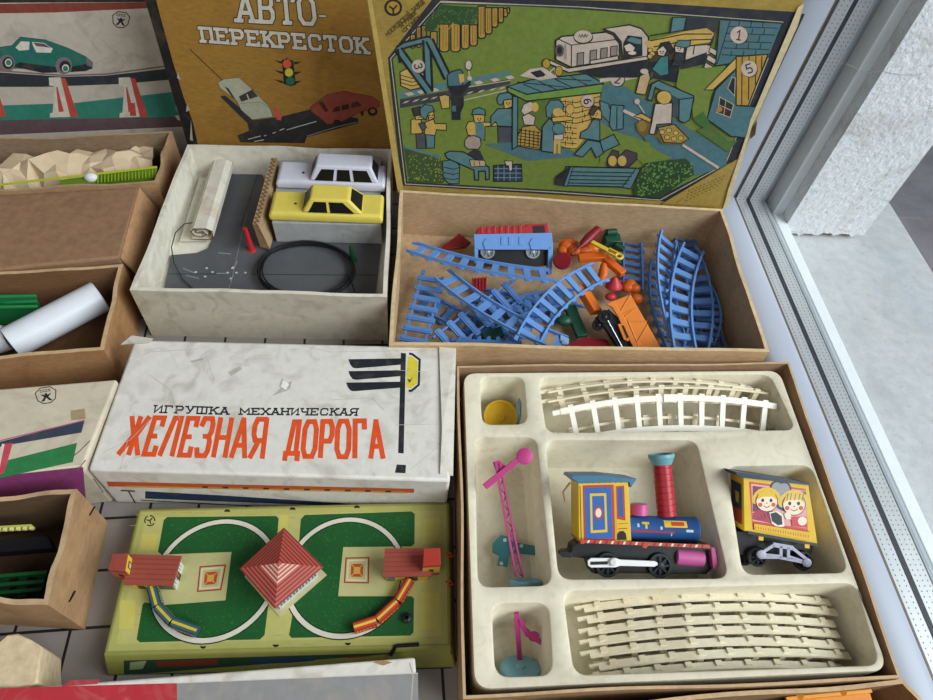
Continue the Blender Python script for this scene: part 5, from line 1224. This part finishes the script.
for p in ((232,545),(495,592)): mb.lathe([(.5,0),(.5,.3),(.25,.4)], sd.at(ZT(p)[0], -.25), sd.n, 18)
mb.build('bogie_frame', LG, tch, smooth=0)

# ================================================================== tin railway base
TB = 2.8
q = [W(*p, TB) for p in ((103,655),(451,647),(449,502),(138.5,509))]
tb = thing('tin_railway', 'printed green and yellow tin toy railway base with two loops and three red roofs', 'toy railway', base_of(q))
qb = [W(*p, .15) for p in ((107,676),(456,668),(453,506),(139,513))]
MB().hexa(qb, q).build('base', [tin('#8d8c48')], tb, bevel=.22, seg=3, smooth=40)
A = Art(q[0], (0,0,1), mfun=tin)
Z1 = Zm(100, 495, 3.889); Z2 = Zm(270, 495, 3.889)
A.wpoly([p for p in inset([V((p.x, p.y)) for p in q], .5)] and [V((p.x, p.y, TB)) for p in inset([V((p.x, p.y)) for p in q], .35)], '#a8a660')
A.wpoly([V((p.x, p.y, TB)) for p in inset([V((p.x, p.y)) for p in q], 1.0)], '#b3ae69')
rl = random.Random(9)
for k in range(46):
    px = rl.uniform(118, 440); py = rl.choice((rl.uniform(512, 520), rl.uniform(636, 646))) if k < 26 else rl.uniform(515, 640)
    if k >= 26: px = rl.choice((rl.uniform(112, 135), rl.uniform(268, 292), rl.uniform(425, 440)))
    A.stroke([(px, py), (px+rl.uniform(5, 12), py)], .5, '#97934e')
def patch_(zz, pts, col): A.poly(zz(*pts), col)
for zz, x0, y0, x1, y1 in ((Z1,165,150,225,215),(Z1,80,410,140,520),(Z2,600,90,660,190),(Z2,590,380,660,520),(Z1,700,80,735,140)): patch_(zz, ((x0,y0),(x1,y0),(x1-8,y1),(x0-8,y1)), '#bfb65e')
GRS, GR2 = '#1f5428', '#2c6c2d'
patch_(Z1, ((262,86),(685,82),(695,92),(690,150),(640,545),(622,562),(155,573),(143,562),(166,425),(175,418),(250,428),(488,410),(512,222),(240,232),(226,222),(248,98)), GRS)
patch_(Z2, ((135,78),(550,64),(563,74),(562,190),(550,200),(285,203),(265,394),(550,394),(560,402),(558,535),(545,547),(85,556),(74,545),(92,440),(120,95)), GRS)
for zz, x0, x1, y0, y1 in ((Z1,260,680,95,210),(Z1,170,620,440,555),(Z1,520,640,225,420),(Z2,135,550,80,195),(Z2,95,550,405,540),(Z2,120,255,210,390)):
    n = 170 if x1-x0 > 200 else 70
    A.quads([[(x, y), (x+rl.uniform(1,2.4), y+rl.uniform(-1,.6)), (x+rl.uniform(.6,2), y+rl.uniform(.8,1.8))] for x, y in [zz((rl.uniform(x0,x1), rl.uniform(y0,y1)))[0] for _ in range(n)]], GR2)
def ring(c, r0, r1, col, a0=0, a1=360, N=56):
    c = W(*c, TB); ps = []
    for k in range(N):
        t0, t1 = math.radians(a0+(a1-a0)*k/N), math.radians(a0+(a1-a0)*(k+1)/N)
        ps.append([V((c.x+r*math.cos(t), c.y+r*math.sin(t), TB)) for r, t in ((r0,t0),(r1,t0),(r1,t1),(r0,t1))])
    A._put(ps, col)
for c, rr in (((215.5,578),6.55), ((346,575),6.55)):
    ring(c, rr-.62, rr+.12, '#0f2a16'); ring(c, rr-.5, rr+.0, '#cfc9b8')  # dark ring paints the shadow along the groove edge
# paths and benches drawn over the rings
A.poly(Z1((250,232),(512,222),(488,410),(250,428),(232,330)), '#b5b07a'); A.poly(Z2((285,203),(450,202),(450,392),(265,394)), '#b5b07a')
for zz, ps in ((Z1,((390,280),(488,273),(470,368),(380,375))), (Z2,((296,246),(384,244),(382,342),(290,340)))):
    p = zz(*ps); A.stroke(p, 1.4, '#9c3a2a', True)
    c = V(p[0])+V(p[2]); c = c/2; sc2 = lambda k: [tuple(c+(V(x)-c)*k) for x in p]
    A.stroke(sc2(.8), 1.6, '#d0c4a4', True); A.poly(sc2(.52), '#b34a2a'); A.poly(sc2(.28), '#c9a04a')
    for i in range(4): A.stroke([tuple(c+(V(p[i])-c)*.26), tuple(c+(V(p[i])-c)*.5)], .6, '#d8b860')
for zz, pts in ((Z1,((495,58),(401,594),(684,588))), (Z2,((88,50),(338,43),(22,588),(303,581)))):
    for p in pts: A.poly([(zz(p)[0][0]+3.1*math.cos(t), zz(p)[0][1]+(2 if p[1] < 300 else -1.6)-2.6*math.sin(t)*(1 if p[1] < 300 else -1)) for t in [math.pi*k/8 for k in range(9)]], '#24241c')
for k in range(3):
    a_ = 2.1*k+.5; c_ = Z1((194,100))[0]; A.stroke([(c_[0]+5*math.cos(a_+t*.28), c_[1]+5*math.sin(a_+t*.28)) for t in range(7)], 1.2, '#1f241c')
    A.stroke([c_, (c_[0]+3.6*math.cos(a_+.8), c_[1]+3.6*math.sin(a_+.8))], 1.2, '#1f241c')
A.build('printed_ground', tb, off=.015)
A = Art(q[0], (q[1]-q[0]).cross(q[0]-qb[0]), mfun=tin)
Z3 = Zm(80, 490, 2.392)
A.poly(Z3((105,408),(890,385),(890,430),(105,440)), '#24402a'); A.poly(Z3((180,410),(330,404),(330,418),(185,424)), '#6f3024'); A.poly(Z3((410,402),(560,398),(560,412),(410,416)), '#243a55'); A.poly(Z3((640,398),(760,394),(760,406),(640,410)), '#7a3024')
A.poly(Z3((120,412),(160,408),(150,428),(118,430)), '#8c9a70'); A.poly(Z3((800,392),(850,390),(845,418),(805,420)), '#8c9a70'); A.build('printed_side', tb)

RR = tin('#94493d'); R2 = tin('#8d3a30'); WY = tin('#c4ac3c'); WW = tin('#b9c3bf')
def building(name, roof_px, z, wall_in, slope, wm_, ridge=6, parent=tb):
    rq_ = [W(*p, z) for p in roof_px]; wi = inset([V((p.x, p.y)) for p in rq_], wall_in)
    w = MB().hexa([V((p.x, p.y, TB)) for p in wi], [V((p.x, p.y, z-.25)) for p in wi]).build('station_wall', wm_, parent, smooth=0)
    r = MB().ext([p-V((0,0,.3)) for p in rq_], (0,0,.3)); r.build('station_roof', RR, w, smooth=0)
    Ar = Art(rq_[0], (0,0,1), mfun=tin)
    for k in range(1, ridge): Ar.wpoly([rq_[0].lerp(rq_[3], k/ridge), rq_[1].lerp(rq_[2], k/ridge), rq_[1].lerp(rq_[2], k/ridge+.035), rq_[0].lerp(rq_[3], k/ridge+.035)], '#8d3a30')
    Ar.build('roof_print', w); return rq_, wi, w
r1, w1, s1 = building('left_station', Z1((92,347),(282,352),(316,236),(112,230)), 5.2, .28, 0, WY)
r2, w2, s2 = building('right_station', Z2((441,318),(628,314),(622,206),(446,208)), 5.2, .28, 0, WY)
# printed end and front of the stations
def wallart(a, b, z0, z1, items, nm, par):
    a, b = V((a.x, a.y, 0)), V((b.x, b.y, 0)); n = (b-a).cross(V((0,0,1))); Aw = Art(a, n, mfun=tin)
    for u0, u1, v0, v1, c in items:
        p = lambda u, v: a.lerp(b, u)+V((0,0,z0+(z1-z0)*v)); Aw.wpoly([p(u0,v0), p(u1,v0), p(u1,v1), p(u0,v1)], c)
    Aw.build(nm, par)
wallart(w1[1], w1[2], TB, 5., [(0,1,0,1,'#c3ccc8')]+[(k*.14,k*.14+.05,.3,1,'#7c8f94') for k in range(7)]+[(.35,.62,0,.6,'#23262a'),(.42,.55,.25,.6,'#a83a30')], 'wall_print', s1)
wallart(w1[0], w1[1], TB, 5., [(0,1,.55,1,'#c9bb4c'),(.12,.3,0,.5,'#2a2a22'),(.62,.95,0,.55,'#4a4a32')], 'wall_print', s1)
wallart(w2[0], w2[1], TB, 5., [(0,1,.55,1,'#c9bb4c'),(.02,.2,0,.7,'#56686a'),(.45,.75,0,.62,'#2a2a22')], 'wall_print', s2)
for nm, px, z, cap, gb in ((s1, Z1((30,290),(96,296),(108,226),(48,228)), 6.6, '#94473b', True), (s2, Z2((594,275),(664,270),(662,205),(598,207)), 7.0, '#a5382d', False)):
    t_ = [W(*p, z) for p in px]; MB().hexa([V((p.x, p.y, 3.6)) for p in t_], t_).build('station_tower', tin(cap), nm, bevel=.05, smooth=0)
    wallart(t_[0], t_[1], 3.6, z, [(0,1,.25,.8,'#b5563a' if gb else '#b89a40'),(.35,.62,.35,.6,'#2a2420')], 'tower_print', nm)
    if gb: wallart(t_[1], t_[2], 3.6, z, [(.05,.95,.0,.95,'#d8bc3a'),(.3,.7,.25,.8,'#2f4a48'),(.36,.64,.45,.7,'#c9c08a')], 'gable_print', nm)
# centre pavilion
pv = [W(*p, 5.8) for p in ((275,609),(323.5,567),(284,527.5),(239.5,568.5))]; ap = sum(pv, V())/4+V((0,0,1.3))
mb = MB()
for i in range(4): mb.poly([pv[i], pv[(i+1) % 4], ap])
mb.poly(pv[::-1]); mb.build('pavilion_roof', tin('#b2564a'), tb, smooth=0)
mb = MB()
for i in range(4):
    a_, b_ = pv[i], pv[(i+1) % 4]; nn = (b_-a_).cross(ap-a_).normalized()
    if nn.z < 0: nn = -nn
    for k in range(9):
        u0, u1 = k/9.3+.01, k/9.3+.05
        mb.poly([p+nn*.02 for p in (a_.lerp(ap, u0), b_.lerp(ap, u0), b_.lerp(ap, u1), a_.lerp(ap, u1))], 0 if i in (0, 3) and k > 4 else 1)
pvp = mb.build('roof_print', [tin('#d8b9a8'), tin('#7e2f28')], tb, smooth=0, fix=False)
wi = inset([V((p.x, p.y)) for p in pv], .55)
pvw = MB().hexa([V((p.x, p.y, TB)) for p in wi], [V((p.x, p.y, 5.75)) for p in wi]).build('pavilion_wall', WW, tb, smooth=0)
pl = inset([V((p.x, p.y)) for p in pv], -.05); MB().hexa([V((p.x, p.y+.1, TB)) for p in pl], [V((p.x, p.y+.1, TB+.12)) for p in pl]).build('pavilion_floor', tin('#b9b089'), tb, smooth=0)
for i in (0, 3):
    wallart(V((*wi[i],0)), V((*wi[(i+1) % 4],0)), TB, 5.7, [(k*.16+.04,k*.16+.16,.25,.85,'#4c6672') for k in range(6)]+[(k*.16+.09,k*.16+.105,.25,.85,'#cdd6d2') for k in range(6)]+[(0,1,.86,.97,'#c9b23c')], 'pavilion_windows', pvw)
p = W(406.5,618.5,TB); MB().lathe([(.5,0),(.5,.5),(.35,.6),(.2,.62),(.18,.3)], p, (0,0,1), 18).build('winding_knob', DKB, tb)
MB().tube([W(391,655,2.2), W(396,646,3.0), W(419,644.5,3.0)], .2, 8).build('brake_lever', DKB, tb)
for y in ((555.5,),(583.5,)): c = W(445, y[0], 3.2); MB().tube([c+V((0,0,.5)), c+V((.6,.1,.5)), c+V((.9,0,-.1)), c+V((.3,-.2,-.2))], .09, 6).build('red_tab', tin('#c23a2c'), tb)
def train(label, pts, c1, c2, c3, rot):
    P_ = [W(*p, 3.1) for p in pts]; o = thing('toy_train', label, 'toy train', base_of(P_, 2.9))
    for i in range(len(P_)-1):
        a, b = P_[i].lerp(P_[i+1], .03), P_[i].lerp(P_[i+1], .97); d = (b-a).normalized(); s = V((-d.y, d.x, 0))
        mb = MB(); mb.bar(a+V((0,0,.35)), b+V((0,0,.35)), 1.0, .9, mi=0); mb.bar(a+V((0,0,.85)), b+V((0,0,.85)), .7, .14, mi=1); mb.bar(a+V((0,0,.93)), b+V((0,0,.93)), .26, .06, mi=2)
        for sg_ in (-1, 1):
            for k in range(6):
                u = .1+k*.15; c = a.lerp(b, u)+s*sg_*.505+V((0,0,.5)); mb.bar(c, c+(b-a)*.08, .02, .22, mi=2)
        mb.build('carriage', [tin(c1), tin(c2), tin(c3)], o, bevel=.04, smooth=0)
train('blue and yellow tin train of three carriages on the left loop of the tin base', [(153.5,588),(159,608),(173.5,623.5),(199.5,633)], '#2c4a52', '#3f5d60', '#c9b23c', 0)
train('red and yellow tin train of three carriages on the right loop of the tin base', [(410.5,581),(397.5,603),(377,622),(353.5,629.5)], '#9c2f22', '#b8442c', '#d8b64a', 0)

# ================================================================== left boxes contents
rl = random.Random(3); N, K = 17, 5; vs = []
for j in range(K+1):
    for i in range(N+1):
        u, v = i/N, j/K; px = (1-v)*(-45+u*196)+v*(-45+u*198); py = (1-v)*(189+u*-17)+v*(160-u*18)
        z = 6.2+2.9*math.sin(math.pi*min(1, v*.9+.1))*math.sin(math.pi*(.08+.88*u))**.4+rl.uniform(-.8, .8)-1.4*(1-v); vs.append(W(px+rl.uniform(-4,4)*(0 < i < N), py+rl.uniform(-2.5,2.5)*(0 < j < K), 7)-V((0,0,7-z)))
fs = []
for j in range(K):
    for i in range(N):
        a = j*(N+1)+i; fs += [[a, a+1, a+N+2], [a, a+N+2, a+N+1]] if (i+j) % 2 else [[a, a+1, a+N+1], [a+1, a+N+2, a+N+1]]
mb = MB(); mb.add(vs, fs); ko = mb.build('kraft_paper', mat('#c9b494', rough=.8, var=.06, scale=60.), smooth=0, fix=False); ko.modifiers.new('sub', 'SUBSURF').subdivision_type = 'SIMPLE'; tag(ko, 'crumpled kraft paper in the open box below the green car picture', 'paper')
gr = thing('green_rack', 'ribbed yellow-green plastic strip along the front of the kraft paper', 'plastic strip', base_of([W(120,172,8)], 6))
a0_, a1_ = W(-20,187,8.7), W(157,167,8.9); mb = MB(); mb.bar(a0_, a1_, .22, .25); mb.build('strip_edge', plast('#b5b93a'), gr, smooth=0)
mb = MB(); mb.ext([W(60,180,8.3), W(157,167.5,8.6), W(157,177,8.2), W(60,186,8.1)], (0,0,-1.4)); mb.build('strip_body', plast('#5c7a1e'), gr, smooth=0)
mb = MB()
for k in range(18): u = k/17; mb.bar(W(98+58*u,175-6.5*u,8.5), W(98+58*u,183-6.5*u,8.35), .12, .16)
mb.build('ribs', plast('#8aa52c'), gr, smooth=0)
c = W(91,177.5,8.4); tag(MB().blob(c, (1.0,.8,.75)).build('plastic_ball', plast('#d3d5d6')), 'white plastic ball end poking out below the kraft paper', 'plastic part')
a, b = W(11,343,4.8), W(101,296,5.3)
tt = thing('plastic_tube', 'large white plastic tube lying in the brown tube box', 'tube', base_of([a, b], 2))
MB().lathe([(2.05,0),(2.15,.05),(2.15,.2),(2.2,(b-a).length-.5),(2.2,(b-a).length-.1),(2.0,(b-a).length),(1.9,(b-a).length-.2)], a, b-a, 40).build('tube_body', mat('#d3d7de', rough=.3, var=.03), tt)
a, b = W(-40,352,4.2), W(8,337,4.6)
t2 = thing('plastic_tube', 'short white plastic tube cut off by the left edge in the brown box', 'tube', base_of([a, b], 2))
MB().lathe([(1.7,0),(1.7,(b-a).length-.2),(1.55,(b-a).length),(1.45,(b-a).length-.3)], a, b-a, 32).build('tube_body', mat('#cfd2d6', rough=.3, var=.03), t2)
gw = thing('green_wagon', 'dark green toy wagon behind the white tubes in the brown box', 'toy wagon', base_of([W(10,300,5)], 2.5))
Zz = Zm(0, 250, 4.665); GN = plast('#176034', .3)
top = atz(Zz((-150,250),(175,232),(165,205),(-150,205)), 7.0); mb = MB().hexa([V((p.x, p.y, 3)) for p in atz(Zz((-150,300),(180,285),(150,205),(-150,210)), 5.5)], top); mb.build('wagon_body', GN, gw, bevel=.1, smooth=0)
mb = MB()
for k in range(3): mb.bar(W(*Zz((-150,222+k*24))[0], 7.05-k*.25), W(*Zz((168+k*3,215+k*24))[0], 7.05-k*.25), .3, .25)
mb.build('wagon_rail', plast('#2b8a4c', .3), gw, smooth=0)
dg = thing('toy_track', 'dark green toy track at the front of the stapled box', 'toy track', base_of([W(20,585,4)], 3)); mb = MB()
for y in (577, 586, 594): mb.bar(W(-40,y+3,5.0), W(48-(y-577)*.3,y-4,5.0), .35, .6)
mb.build('rails', plast('#1c5a2c', .3), dg, smooth=0); mb = MB()
for k in range(5): mb.bar(W(-30+k*18,574,4.6), W(-32+k*18,598,4.6), .8, .3)
mb.build('sleepers', plast('#123a1e', .4), dg, smooth=0)
ys = thing('yellow_strip', 'pale yellow toothed plastic strip inside the stapled box', 'plastic strip', base_of([W(10,530,6)], 4.5))
mb = MB(); mb.bar(W(-40,531,6.2), W(33,527,6.4), .25, .9); mb.build('strip_edge', plast('#b9b95a'), ys, smooth=0)
mb = MB()
for k in range(11): mb.bar(W(-36+k*6.6,531.5-k*.33,6.7), W(-33+k*6.6,531.5-k*.33,6.7), .3, .35)
mb.build('teeth', plast('#d8d48a'), ys, smooth=0)
mb = MB(); mb.ext([W(-40,548,4.5), W(52,540,4.5), W(58,552,4.5), W(-40,560,4.5)], (0,0,1.2)); tag(mb.build('black_tray', plast('#15131a'), smooth=0), 'black plastic piece below the pale yellow strip in the stapled box', 'plastic part')
og = thing('orange_tray', 'orange plastic toy part inside the box at the bottom right edge', 'toy part', base_of([W(830,705,5)], 2))
mb = MB().ext([W(786,700,5.6), W(870,691.5,5.6), W(885,740,5.6), W(780,740,5.6)], (0,0,-2.5)); mb.build('tray_body', plast('#d3831f'), og, bevel=.12, smooth=0)
mb = MB().bar(W(786,699,5.8), W(871,691,5.8), .3, .3)
for x in (800, 843): mb.cyl(W(x,697-(x-786)*.09,5.6), W(x,697-(x-786)*.09,6.1), .35, n=12)
mb.build('tray_lip', plast('#e0952c'), og, smooth=0)
